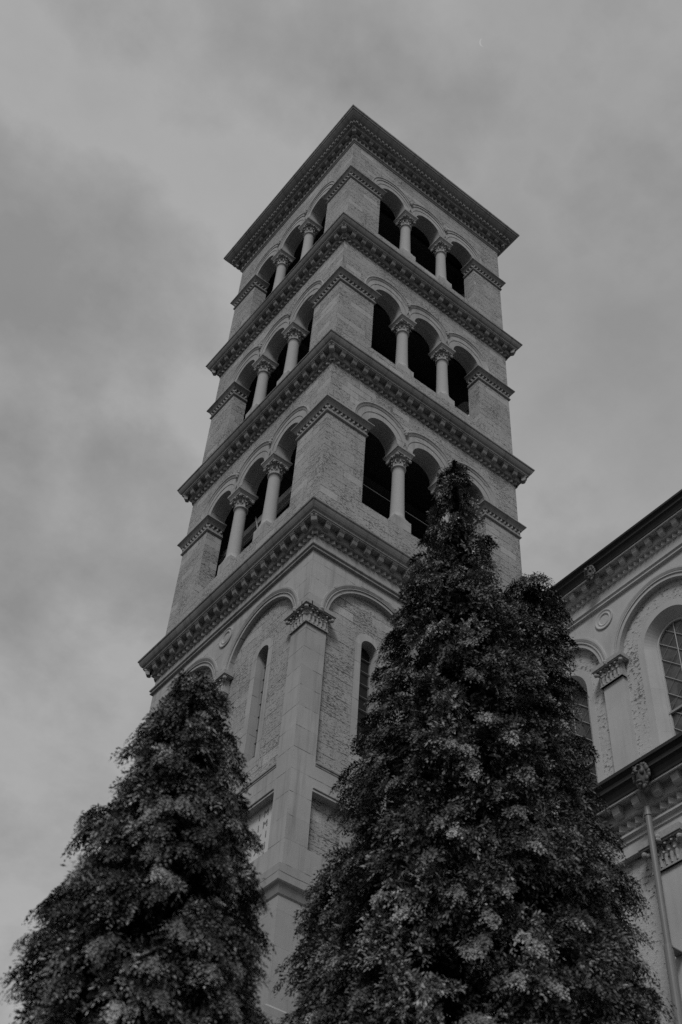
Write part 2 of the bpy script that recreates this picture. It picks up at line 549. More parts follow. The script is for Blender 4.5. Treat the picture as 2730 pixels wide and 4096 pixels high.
# --- shaft with two blind arches a side
AR, AC, ZP, RD = 1.50, (2.14, 5.86), 16.66, -0.14
mb = MB()
panel(mb, T0, 0, W, 11.95, 18.70, [(c_, AR, 11.95, ZP) for c_ in AC], 0, RD, 36, 0, 0, sill=False)
# band below, with the sunk panels of the lowest storey
mb.quad(T0(0, 0, 8.95), T0(W, 0, 8.95), T0(W, 0, 9.62), T0(0, 0, 9.62))
mb.quad(T0(0, 0, 11.16), T0(W, 0, 11.16), T0(W, 0, 11.95), T0(0, 0, 11.95))
for a, b_ in ((0, 0.62), (3.66, 4.34), (7.38, 8)):
    mb.quad(T0(a, 0, 9.62), T0(b_, 0, 9.62), T0(b_, 0, 11.16), T0(a, 0, 11.16))
for a, b_ in ((0.62, 3.66), (4.34, 7.38)):
    for q in (((a, 9.62), (a, 11.16)), ((b_, 9.62), (b_, 11.16)), ((a, 9.62), (b_, 9.62)), ((a, 11.16), (b_, 11.16))):
        (ua, za), (ub, zb) = q
        mb.quad(T0(ua, 0, za), T0(ub, 0, zb), T0(ub, -0.22, zb), T0(ua, -0.22, za))
# plain frieze above the string course
mb.quad(T0(0, 0, 18.70), T0(W, 0, 18.70), T0(W, 0, 19.45), T0(0, 0, 19.45))
o = tb(mb, 'shaft_wall', 'smooth')
around(o)

SL, SZ0, SZ1 = 0.26, 12.95, 16.48            # slit windows
for c_ in AC:
    mb = MB()                                # rough infill with a smooth surround
    panel(mb, T0, c_ - AR, c_ + AR, 11.95, 18.3, [(c_, 0.47, 12.62, SZ1)], RD, RD + 0.0, 16, 0, 0, sill=False)
    o = tb(mb, 'infill_masonry', 'rough')
    around(o)
    mb = MB()
    panel(mb, T0, c_ - 0.47, c_ + 0.47, 12.62, SZ1 + 0.5, [(c_, SL, SZ0, SZ1)], RD + 0.004, RD - 0.34, 16, 0, 0)
    # trim the square head of the surround to a round one
    mb2 = MB()
    zz_ = arch_pts(c_, 0.47, SZ1, 16)
    inner = arch_pts(c_, SL, SZ1, 16)
    for (a, za), (b_, zb), (p, zp_), (q, zq) in zip(zz_, zz_[1:], inner, inner[1:]):
        mb2.quad(T0(a, RD + 0.004, za), T0(b_, RD + 0.004, zb), T0(q, RD + 0.004, zq), T0(p, RD + 0.004, zp_))
        mb2.quad(T0(p, RD + 0.004, zp_), T0(q, RD + 0.004, zq), T0(q, RD - 0.34, zq), T0(p, RD - 0.34, zp_))
    for s_ in (-1, 1):
        mb2.quad(T0(c_ + s_ * SL, RD + 0.004, SZ0), T0(c_ + s_ * SL, RD - 0.34, SZ0), T0(c_ + s_ * SL, RD - 0.34, SZ1), T0(c_ + s_ * SL, RD + 0.004, SZ1))
        mb2.quad(T0(c_ + s_ * SL, RD + 0.004, 12.62), T0(c_ + s_ * 0.47, RD + 0.004, 12.62), T0(c_ + s_ * 0.47, RD + 0.004, SZ1), T0(c_ + s_ * SL, RD + 0.004, SZ1))
    mb2.quad(T0(c_ - SL, RD + 0.004, 12.62), T0(c_ + SL, RD + 0.004, 12.62), T0(c_ + SL, RD + 0.004, SZ0), T0(c_ - SL, RD + 0.004, SZ0))
    mb2.quad(T0(c_ - SL, RD + 0.004, SZ0), T0(c_ + SL, RD + 0.004, SZ0), T0(c_ + SL, RD - 0.34, SZ0 + 0.12), T0(c_ - SL, RD - 0.34, SZ0 + 0.12))
    wo = tb(mb2, 'slit_window', 'smooth')
    mb = MB()
    arch_disc(mb, T0, c_, SL, SZ0, SZ1, RD - 0.30, 0)
    tb(mb, 'glass', 'dark_glass', wo)
    mb = MB()
    for s_ in (-1, 1):
        mb.box(T0, c_ + s_ * SL - (0.03 if s_ > 0 else 0), c_ + s_ * SL + (0.03 if s_ < 0 else 0), RD - 0.295, RD - 0.27, SZ0, SZ1)
    z = SZ0 + 0.42
    while z < SZ1 + 0.1:
        mb.box(T0, c_ - SL, c_ + SL, RD - 0.27, RD - 0.25, z - 0.009, z + 0.009)
        z += 0.42
    tb(mb, 'glazing_bars', 'pipe', wo)
    around(wo)
    # hood moulding of the blind arch
    mb = MB()
    arch_sweep(mb, T0, c_, ZP, [(1.76, -0.01), (1.76, 0.055), (1.71, 0.055), (1.645, 0.028), (1.635, 0.008), (1.625, 0.028), (1.60, 0.028), (1.60, -0.01)],
               cl=(None if c_ < 4 else 1.86), cr=(1.86 if c_ < 4 else None), zleg=ZP, seg=44)
    o = tb(mb, 'arch_moulding', 'smooth')
    around(o)
    # ledge at the foot of the panel, and the lintel moulding over the sunk panel beneath
    mb = MB()
    run(mb, T0, [(RD, 12.12), (-0.10, 12.10), (-0.045, 12.0), (0.03, 11.97), (0.03, 11.93), (0.012, 11.92), (0.012, 11.875), (-0.01, 11.87)], c_ - AR, c_ + AR, 0, True, True)
    o = tb(mb, 'panel_sill', 'trim')
    around(o)
    mb = MB()
    run(mb, T0, [(-0.03, 11.30), (0.035, 11.27), (0.035, 11.235), (-0.015, 11.215), (0.012, 11.20), (0.012, 11.155), (-0.03, 11.15)], c_ - AR - 0.02, c_ + AR + 0.02, 0, True, True)
    o = tb(mb, 'panel_lintel', 'smooth')
    around(o)

# lowest panels: rough infill (an inscription tablet fills the one on the left-hand face)
for c_ in AC:
    mb = MB()
    a, b_ = c_ - 1.52, c_ + 1.52
    for p, q in ((a, b_),):
        mb.quad(T0(p, -0.20, 9.62), T0(q, -0.20, 9.62), T0(q, -0.20, 11.16), T0(p, -0.20, 11.16))
    o = tb(mb, 'lower_infill', 'rough')
    around(o, (2, 3) if c_ > 4 else (1, 2, 3))
    mb = MB()
    mb.quad(T0(1.6 + (c_ - 2.14), -0.19, 9.62), T0(2.66 + (c_ - 2.14), -0.19, 9.62), T0(2.66 + (c_ - 2.14), -0.19, 11.16), T0(1.6 + (c_ - 2.14), -0.19, 11.16))
    o = tb(mb, 'panel_block', 'smooth')
    around(o, (2, 3))

TL = lambda u, n_, z: (-n_, u, z)            # left-hand face, u = y
mb = MB()
mb.box(TL, 0.63, 3.65, -0.215, -0.17, 9.63, 11.155)
tab = mb.build('inscription_tablet', 'marble', tower, off=TC)
for txt, zt in (("I  M", 10.85), ("I  M", 10.55), ("X  I", 10.25), ("X III", 9.955)):
    cu = bpy.data.curves.new('lettering', 'FONT')
    cu.body = txt
    cu.size = 0.25
    cu.align_x = 'RIGHT'
    cu.extrude = 0.004
    to = bpy.data.objects.new('lettering', cu)
    COL.objects.link(to)
    dg = bpy.context.evaluated_depsgraph_get()
    me = bpy.data.meshes.new_from_object(to.evaluated_get(dg))
    bpy.data.objects.remove(to)
    me.materials.clear()
    me.materials.append(MAT['letter'])
    lo = bpy.data.objects.new('lettering', me)
    COL.objects.link(lo)
    lo.parent = tab
    lo.location = (0.164 - TC[0], 1.0 - TC[1], zt - TC[2])
    lo.rotation_euler = (PI / 2, 0, -PI / 2)
    lo['label'] = 'engraved capital letters on pale tablet'

# string course
mb = MB()
ring(mb, [(0.0, 18.90), (0.10, 18.875), (0.10, 18.835), (0.055, 18.80), (0.055, 18.765), (0.075, 18.755), (0.075, 18.715), (0.0, 18.69)], 0, 0, W, W)
tb(mb, 'string_course', 'trim')


def corinthian_corner(mb, T, u0, u1, n0, zt, zb, two_sided):
    """Pilaster capital: abacus slab, bell with two rows of leaves, astragal. u0..u1 is the pilaster, n0 its face."""
    h = zt - zb
    o_ = 0.18
    lo_u = u0 if two_sided else u0 - o_
    mb.box(T, lo_u, u1 + o_, -0.12, n0 + o_, zt - 0.13, zt)
    mb.box(T, lo_u + (0 if two_sided else 0.03), u1 + o_ - 0.03, -0.12, n0 + o_ - 0.03, zt - 0.165, zt - 0.13)
    mb.box(T, u0 if two_sided else u0 - 0.035, u1 + 0.035, -0.12, n0 + 0.035, zb, zt - 0.165)
    mb.box(T, u0 if two_sided else u0 - 0.05, u1 + 0.05, -0.12, n0 + 0.05, zb, zb + 0.045)
    w_ = u1 - u0
    outv = Vector(T(0, 1, 0)) - Vector(T(0, 0, 0))
    side = Vector(T(1, 0, 0)) - Vector(T(0, 0, 0))
    for row, (z_, hh, cu_, cnt) in enumerate(((zb + 0.045, h * 0.42, 0.055, 5), (zb + h * 0.30, h * 0.42, 0.085, 4))):
        for k in range(cnt):
            u = u0 + w_ * (k + 0.5) / cnt
            leaf_shape(mb, T(u, n0 + 0.036, z_), outv, side, w_ / cnt * 0.92, hh, cu_)
        for k in range(2 if not two_sided else 0):
            pass
    # volutes under the abacus corners and a rosette in its middle
    for u in ((u1 + 0.10,) if two_sided else (u0 - 0.10, u1 + 0.10)):
        blob_mesh(mb, T(u, n0 + 0.10, zt - 0.22), (0.06, 0.06, 0.065))
        blob_mesh(mb, T(u - 0.06 * (1 if u > u0 else -1), n0 + 0.07, zt - 0.25), (0.05, 0.05, 0.05))
    blob_mesh(mb, T((u0 + u1) / 2, n0 + o_, zt - 0.09), (0.07, 0.05, 0.07))
    blob_mesh(mb, T((u0 + u1) / 2, n0 + o_ - 0.02, zt - 0.15), (0.09, 0.05, 0.05))
    rng_ = random.Random(5)
    for k in range(10):
        u = u0 + w_ * (k + 0.5) / 10
        blob_mesh(mb, T(u, n0 + 0.06 + 0.02 * rng_.random(), zb + h * (0.62 + 0.1 * rng_.random())), (0.028, 0.028, 0.04), seg=6, rings=4)


def corner_capital(zt, zb):
    mb = MB()
    corinthian_corner(mb, T0, 0.0, 0.62, 0.0, zt, zb, True)
    TLm = lambda u, n_, z: (-n_, u, z)
    corinthian_corner(mb, TLm, 0.0, 0.62, 0.0, zt, zb, True)
    blob_mesh(mb, (-0.11, -0.11, zt - 0.23), (0.06, 0.06, 0.06))
    d = Vector((-1, -1, 0)).normalized()
    leaf_shape(mb, (0.0, 0.0, zb + 0.05), d, Vector((1, -1, 0)).normalized(), 0.16, 0.24, 0.05)
    leaf_shape(mb, (0.0, 0.0, zb + 0.22), d, Vector((1, -1, 0)).normalized(), 0.18, 0.25, 0.09)
    mb.box(lambda u, n_, z: (u, n_, z), -0.18, 0.03, -0.18, 0.03, zt - 0.129, zt - 0.001)
    mb.box(lambda u, n_, z: (u, n_, z), -0.049, 0.03, -0.049, 0.03, zb + 0.001, zb + 0.044)
    return mb


o = tb(corner_capital(16.66, 16.02), 'pilaster_capital', 'carved')
around(o)
mb = MB()
corinthian_corner(mb, T0, 3.66, 4.34, 0.0, 16.66, 16.02, False)
o = tb(mb, 'pilaster_capital', 'carved')
around(o)

# roundel between the arches
def roundel_mb(T, uc, zc):
    mb = MB()
    for prof in ([(0.32, -0.005), (0.32, 0.035), (0.295, 0.04), (0.25, 0.018), (0.22, 0.018), (0.20, 0.03), (0.18, 0.022), (0.15, -0.005)],):
        rows = [[T(uc + r_ * math.cos(2 * PI * k / 36), n_, zc + r_ * math.sin(2 * PI * k / 36)) for k in range(36)] for r_, n_ in prof]
        mb.grid(rows, closed=True)
    return mb


o = tb(roundel_mb(T0, 4.0, 18.27), 'roundel', 'smooth')
around(o)


# --- cornices
BELT = [(0.0, 0.16), (0.50, 0.03), (0.51, 0.0), (0.50, -0.035), (0.475, -0.045), (0.465, -0.10), (0.435, -0.17), (0.40, -0.235), (0.355, -0.275),
        (0.35, -0.295), (0.35, -0.335), (0.325, -0.345), (0.325, -0.38), (0.125, -0.382), (0.125, -0.64), (0.10, -0.66), (0.0, -0.662)]


def modillion_positions():
    return [0.22 + 0.4725 * k for k in range(17)]


def cornice(zt, name='cornice'):
    mb = MB()
    ring(mb, [(o_, zt + z) for o_, z in BELT], 0, 0, W, W)
    for k in range(4):
        ca, sa = round(math.cos(-PI / 2 * k)), round(math.sin(-PI / 2 * k))
        Tk = lambda u, n_, z, ca=ca, sa=sa: (4 + ca * (u - 4) - sa * (-4 - n_), 4 + sa * (u - 4) + ca * (-4 - n_), z)
        tooth_row(mb, Tk, -0.08, W + 0.08, zt - 0.80, zt - 0.66, 0.0, 0.095, 0.197)
    co = tb(mb, name, 'trim')
    for k in range(4):
        ca, sa = round(math.cos(-PI / 2 * k)), round(math.sin(-PI / 2 * k))
        for u in modillion_positions():
            if k == 0 and u == 0.22:
                Tm = lambda a, n_, z: (a, -n_, z)
                m0 = modillion(Tm, 0.165, 0.12, 0.315, zt - 0.38, zt - 0.605, 'modillion', co, 'trim', (0, 0, 0))
                m0.location = (u - 4, -4, -GZ)
                continue
            d = m0.copy()
            COL.objects.link(d)
            d.parent = co
            x, y = u - 4, -4
            d.location = (ca * x - sa * y, sa * x + ca * y, -GZ)
            d.rotation_euler = (0, 0, -PI / 2 * k)
        d = m0.copy()
        COL.objects.link(d)
        d.parent = co
        x, y = -4.07, -4.07
        d.location = (ca * x - sa * y, sa * x + ca * y, -GZ)
        d.rotation_euler = (0, 0, -PI / 2 * k - PI / 4)
    return co


BZ = (20.07, 28.30, 36.06)
for z in BZ:
    cornice(z)

# crowning cornice
zt = 44.67
TOPC = [(0.0, 0.42), (0.72, 0.06), (0.735, 0.03), (0.735, -0.06), (0.70, -0.10), (0.69, -0.16), (0.665, -0.17), (0.63, -0.25), (0.55, -0.36), (0.47, -0.43),
        (0.415, -0.455), (0.41, -0.62), (0.35, -0.63), (0.35, -0.67), (0.32, -0.68), (0.32, -0.75), (0.295, -0.78), (0.12, -0.785), (0.12, -0.97), (0.10, -0.99),
        (0.06, -0.992), (0.0, -0.993), (0.0, -1.24), (0.085, -1.245), (0.085, -1.30), (0.05, -1.33), (0.03, -1.39), (0.0, -1.41)]
mb = MB()
ring(mb, [(o_, zt + z) for o_, z in TOPC], 0, 0, W, W)
for k in range(4):
    ca, sa = round(math.cos(-PI / 2 * k)), round(math.sin(-PI / 2 * k))
    Tk = lambda u, n_, z, ca=ca, sa=sa: (4 + ca * (u - 4) - sa * (-4 - n_), 4 + sa * (u - 4) + ca * (-4 - n_), z)
    tooth_row(mb, Tk, -0.06, W + 0.06, zt - 1.235, zt - 0.993, 0.0, 0.10, 0.21)
    # egg-like dentils over the modillions
    n_d = 44
    for i in range(n_d):
        u = -0.36 + (W + 0.72) * (i + 0.5) / n_d
        mb.box(Tk, u - 0.052, u + 0.052, 0.40, 0.465, zt - 0.60, zt - 0.455)
co = tb(mb, 'crowning_cornice', 'trim')
m0 = None
for k in range(4):
    ca, sa = round(math.cos(-PI / 2 * k)), round(math.sin(-PI / 2 * k))
    for u in modillion_positions():
        if m0 is None:
            m0 = modillion(lambda a, n_, z: (a, -n_, z), 0.17, 0.11, 0.285, zt - 0.78, zt - 0.965, 'modillion', co, 'trim', (0, 0, 0))
            m0.location = (u - 4, -4, -GZ)
            continue
        d = m0.copy()
        COL.objects.link(d)
        d.parent = co
        x, y = u - 4, -4
        d.location = (ca * x - sa * y, sa * x + ca * y, -GZ)
        d.rotation_euler = (0, 0, -PI / 2 * k)
    d = m0.copy()
    COL.objects.link(d)
    d.parent = co
    x, y = -4.06, -4.06
    d.location = (ca * x - sa * y, sa * x + ca * y, -GZ)
    d.rotation_euler = (0, 0, -PI / 2 * k - PI / 4)

mb = MB()                                    # low pyramid roof behind the cornice
e = 0.3
pk = (4, 4, 46.6)
cn = [(-e, -e, 44.95), (W + e, -e, 44.95), (W + e, W + e, 44.95), (-e, W + e, 44.95)]
for a in range(4):
    mb.poly([cn[a], cn[(a + 1) % 4], pk])
tb(mb, 'roof', 'roof')

# --- the three open storeys
WT = 0.58
STAGES = [  # z0, sill, spring, arch centre, hood centre, hood R, ztop, pedestal top, astragal, hood style
    dict(z0=20.05, sill=21.75, sp=25.40, zc=25.52, hc=25.60, hr=1.17, z1=27.66, ped=22.27, ast=24.66, fine=False),
    dict(z0=28.28, sill=29.72, sp=33.02, zc=33.17, hc=33.32, hr=1.11, z1=35.42, ped=30.08, ast=32.28, fine=False),
    dict(z0=36.04, sill=37.46, sp=40.78, zc=40.92, hc=41.14, hr=1.09, z1=43.30, ped=37.86, ast=39.98, fine=True),
]
BAY = (2.12, 4.0, 5.88)
RO = 0.62
for S in STAGES:
    holes = []
    mb = MB()
    # sill wall
    mb.quad(T0(0, 0, S['z0']), T0(W, 0, S['z0']), T0(W, 0, S['sill']), T0(0, 0, S['sill']), 0)
    mb.quad(T0(1.5, 0, S['sill']), T0(6.5, 0, S['sill']), T0(6.5, -WT, S['sill'] + 0.02), T0(1.5, -WT, S['sill'] + 0.02), 1)
    for a, b_ in ((0, 1.5), (6.5, W)):
        mb.quad(T0(a, 0, S['sill']), T0(b_, 0, S['sill']), T0(b_, 0, S['sp']), T0(a, 0, S['sp']), 0)
    for u in (1.5, 6.5):
        mb.quad(T0(u, 0, S['sill']), T0(u, -WT, S['sill']), T0(u, -WT, S['sp']), T0(u, 0, S['sp']), 0)
    # arcade wall above the springing: rough face
    panel(mb, T0, 0, W, S['sp'], S['z1'], [(c_, RO, S['sp'], S['zc']) for c_ in BAY], 0, -WT, 24, 0, 1, sill=False)
    for a, b_ in ((BAY[0] + RO, BAY[1] - RO), (BAY[1] + RO, BAY[2] - RO)):
        mb.quad(T0(a, 0, S['sp']), T0(b_, 0, S['sp']), T0(b_, -WT, S['sp']), T0(a, -WT, S['sp']), 1)
    # inner face
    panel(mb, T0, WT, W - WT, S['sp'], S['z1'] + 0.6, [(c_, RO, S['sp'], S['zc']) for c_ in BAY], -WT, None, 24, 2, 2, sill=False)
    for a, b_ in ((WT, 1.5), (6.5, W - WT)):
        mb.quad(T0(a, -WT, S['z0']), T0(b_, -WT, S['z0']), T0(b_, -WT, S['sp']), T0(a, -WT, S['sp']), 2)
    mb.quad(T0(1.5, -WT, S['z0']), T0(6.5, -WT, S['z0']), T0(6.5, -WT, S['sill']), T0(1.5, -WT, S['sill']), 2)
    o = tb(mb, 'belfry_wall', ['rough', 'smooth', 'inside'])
    around(o)
    # arch mouldings: two smooth fasciae and a projecting hood
    for i, c_ in enumerate(BAY):
        mb = MB()
        inner = [(0.86, 0.028), (0.86, 0.012), (RO - 0.002, 0.012), (RO - 0.002, -0.02)]
        arch_sweep(mb, T0, c_, S['zc'], [(0.99, 0.028)] + inner, cl=(0.94 if i else None), cr=(0.94 if i < 2 else None), zleg=S['sp'], seg=32)
        hr = S['hr']
        if S['fine']:
            prof = [(hr, -0.01), (hr, 0.05), (hr - 0.04, 0.05), (hr - 0.055, 0.022), (hr - 0.13, 0.022), (hr - 0.16, 0.022)]
        else:
            prof = [(hr, -0.01), (hr, 0.075), (hr - 0.035, 0.08), (hr - 0.06, 0.055), (hr - 0.13, 0.035), (hr - 0.15, 0.016), (hr - 0.24, 0.016)]
        arch_sweep(mb, T0, c_, S['hc'], prof, cl=(0.94 if i else None), cr=(0.94 if i < 2 else None), zleg=S['sp'], seg=32)
        o = tb(mb, 'arch_moulding', 'smooth')
        around(o)
    for u in (3.06, 4.94):                   # carved stop where two hoods meet
        mb = MB()
        zj = S['hc'] + math.sqrt(S['hr'] ** 2 - 0.94 ** 2)
        blob_mesh(mb, T0(u, 0.06, zj - 0.05), (0.085, 0.07, 0.10), seg=10)
        blob_mesh(mb, T0(u - 0.06, 0.06, zj + 0.03), (0.05, 0.06, 0.05), seg=8)
        blob_mesh(mb, T0(u + 0.06, 0.06, zj + 0.03), (0.05, 0.06, 0.05), seg=8)
        blob_mesh(mb, T0(u, 0.08, zj - 0.15), (0.05, 0.05, 0.05), seg=8)
        o = tb(mb, 'hood_stop', 'carved', smooth=True)
        around(o)
    # impost moulding round each corner pier
    zs = S['sp']
    IMP = [(0.0, 0.0), (0.185, -0.004), (0.19, -0.05), (0.165, -0.065), (0.12, -0.13), (0.085, -0.20), (0.075, -0.22), (0.075, -0.235), (0.0, -0.237), (0.0, -0.365),
           (0.028, -0.366), (0.028, -0.49), (0.055, -0.495), (0.06, -0.53), (0.035, -0.56), (0.0, -0.57)]
    mb = MB()
    path_rows = []
    for o_, z in IMP:
        path_rows.append([(1.5 + o_, WT, zs + z), (1.5 + o_, -o_, zs + z), (-o_, -o_, zs + z), (-o_, 1.5 + o_, zs + z), (WT, 1.5 + o_, zs + z)])
    mb.grid(path_rows)
    TLf = lambda u, n_, z: (-n_, u, z)
    TR = lambda u, n_, z: (1.5 + n_, u, z)
    TRr = lambda u, n_, z: (u, 1.5 + n_, z)
    for Tx, a, b_ in ((T0, -0.05, 1.55), (TLf, -0.05, 1.55), (TR, -0.05, WT), (TRr, -0.05, WT)):
        tooth_row(mb, Tx, a, b_, zs - 0.36, zs - 0.237, 0.0, 0.075, 0.16)
    o = tb(mb, 'impost_moulding', 'trim')
    around(o)
    # columns
    def column(u):
        cy_ = 0.28
        z0_, z1_ = S['ped'] + 0.05, S['ast']
        mb = MB()
        pr = []
        for k in range(13):
            s_ = k / 12
            pr.append((0.232 - 0.036 * s_ - 0.006 * math.sin(PI * (1 - s_)), z0_ + (z1_ - z0_) * s_))
        pr[0] = (0.262, z0_)
        pr.insert(1, (0.238, z0_ + 0.05))
        pr += [(0.196, z1_), (0.235, z1_ + 0.012), (0.24, z1_ + 0.04), (0.225, z1_ + 0.065), (0.19, z1_ + 0.07)]
        mb.lathe(pr, u, cy_, 32)
        c_o = tb(mb, 'column', 'shaft', smooth=True)
        mb = MB()                            # pedestal
        TP = lambda a, n_, z: (u + a, cy_ - n_, z)
        pb = S['sill']
        mb.box(TP, -0.325, 0.325, -0.275, 0.275, pb, S['ped'] - 0.08)
        n_s = 32
        rows = []
        for z, f in ((S['ped'] - 0.08, 1.0), (S['ped'] - 0.03, 0.7), (S['ped'] + 0.02, 0.2), (S['ped'] + 0.055, 0.0)):
            row = []
            for k in range(n_s):
                a = 2 * PI * (k + 0.5) / n_s
                ca_, sa_ = math.cos(a), math.sin(a)
                sq = 1 / max(abs(ca_) / 0.325, abs(sa_) / 0.275)
                r_ = 0.262 * (1 - f) + sq * f
                row.append((u + r_ * ca_, cy_ + r_ * sa_, z))
            rows.append(row)
        mb.grid(rows, closed=True)
        tb(mb, 'pedestal', 'smooth', c_o)
        mb = MB()                            # capital: bell, two rows of leaves, volutes, wide plain abacus
        zb_, ab = z1_ + 0.07, zs
        hb = ab - 0.24 - zb_
        mb.lathe([(0.19, zb_), (0.195, zb_ + hb * 0.4), (0.22, zb_ + hb * 0.75), (0.27, zb_ + hb), (0.05, zb_ + hb)], u, cy_, 24)
        for row, (n_l, r0, z_, hh, cu_, ph) in enumerate(((8, 0.19, zb_, hb * 0.52, 0.09, 0), (8, 0.20, zb_ + hb * 0.35, hb * 0.50, 0.12, 0.5))):
            for k in range(n_l):
                a = 2 * PI * (k + ph) / n_l
                ov = Vector((math.cos(a), math.sin(a), 0))
                leaf_shape(mb, (u + ov.x * r0, cy_ + ov.y * r0, z_), ov, Vector((-ov.y, ov.x, 0)), 0.13, hh, cu_)
        for k in range(4):
            a = PI / 4 + PI / 2 * k
            for rr_, zz2, s2 in ((0.33, zb_ + hb * 0.9, 0.06), (0.37, zb_ + hb * 0.78, 0.05), (0.28, zb_ + hb * 0.95, 0.05)):
                blob_mesh(mb, (u + rr_ * math.cos(a), cy_ + rr_ * math.sin(a), zz2), (s2, s2, s2), seg=8, rings=5)
            a = PI / 2 * k
            blob_mesh(mb, (u + 0.27 * math.cos(a), cy_ + 0.27 * math.sin(a), zb_ + hb * 0.95), (0.05, 0.05, 0.06), seg=8, rings=5)
        TA = lambda a, n_, z: (u + a, cy_ - n_, z)
        for (h0, z0q), (h1, z1q) in zip([(0.27, ab - 0.24), (0.275, ab - 0.20), (0.335, ab - 0.085), (0.345, ab - 0.08), (0.345, ab - 0.0)], [(0.275, ab - 0.20), (0.335, ab - 0.085), (0.345, ab - 0.08), (0.345, ab - 0.0), (0.1, ab + 0.001)]):
            k0, k1 = 0.035, 0.035
            mb.grid([[TA(-h0, -h0 - k0, z0q), TA(h0, -h0 - k0, z0q), TA(h0, h0 + k0, z0q), TA(-h0, h0 + k0, z0q)],
                     [TA(-h1, -h1 - k1, z1q), TA(h1, -h1 - k1, z1q), TA(h1, h1 + k1, z1q), TA(-h1, h1 + k1, z1q)]], closed=True)
        mb.quad(TA(-0.27, -0.305, ab - 0.24), TA(0.27, -0.305, ab - 0.24), TA(0.27, 0.305, ab - 0.24), TA(-0.27, 0.305, ab - 0.24))
        tb(mb, 'capital', 'carved', c_o)
        return c_o
    for u in (3.06, 4.94):
        c_o = column(u)
        around(c_o)
    # floor slab and ceiling, colour darkened to stand for shade
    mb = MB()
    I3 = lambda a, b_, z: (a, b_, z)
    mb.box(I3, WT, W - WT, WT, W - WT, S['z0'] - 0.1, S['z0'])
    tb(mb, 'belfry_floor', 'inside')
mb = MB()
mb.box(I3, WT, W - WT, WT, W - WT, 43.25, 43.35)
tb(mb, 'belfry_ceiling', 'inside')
# hidden-in-shade beams under the ceilings, a steel beam and safety cables in the lowest open storey
mb = MB()
for z in (27.9, 35.7, 43.0):
    for y in (1.6, 3.2, 4.8, 6.4):
        mb = MB()
        mb.box(I3, WT, W - WT, y - 0.12, y + 0.12, z - 0.3, z)
        tb(mb, 'ceiling_beam', 'inside')
mb = MB()
mb.box(I3, 0.95, 1.2, 0.6, 7.2, 24.55, 24.85)
mb.box(I3, 0.62, 0.70, 3.9, 3.98, 21.0, 24.6)
tb(mb, 'belfry_beam', 'shaft')


def tube(mb, a, b_, r_, seg=8, mi=0):
    a, b_ = Vector(a), Vector(b_)
    d = (b_ - a).normalized()
    s_ = d.orthogonal().normalized()
    q = d.cross(s_)
    rows = [[tuple(p + (s_ * math.cos(2 * PI * k / seg) + q * math.sin(2 * PI * k / seg)) * r_) for k in range(seg)] for p in (a, b_)]
    mb.grid(rows, mi, closed=True)


for z in (22.55, 23.55):
    mb = MB()
    tube(mb, (1.3, 0.66, z), (6.7, 0.66, z), 0.012)
    o = tb(mb, 'safety_cable', 'cable')
    around(o)
mb = MB()
tube(mb, (0.66, 3.6, 21.2), (0.9, 5.0, 24.9), 0.03)
tb(mb, 'ladder_rail', 'cable')

# ------------------------------------------------------------------ church
church = thing('church_building', 'pale stone church with arched windows, dark gutters and bracketed cornices, right of the tower', 'church', (12, -7.5, GZ))
CO = (12, -7.5, GZ)
XC, XA = 7.35, 2.85
TCl = lambda u, n_, z: (XC - n_, u, z)
TAi = lambda u, n_, z: (XA - n_, u, z)
Y0, Y1 = -0.02, -15.4
cb = lambda mb, name, mats, parent=None, smooth=False: mb.build(name, mats, parent if parent is not None else church, smooth, off=CO)

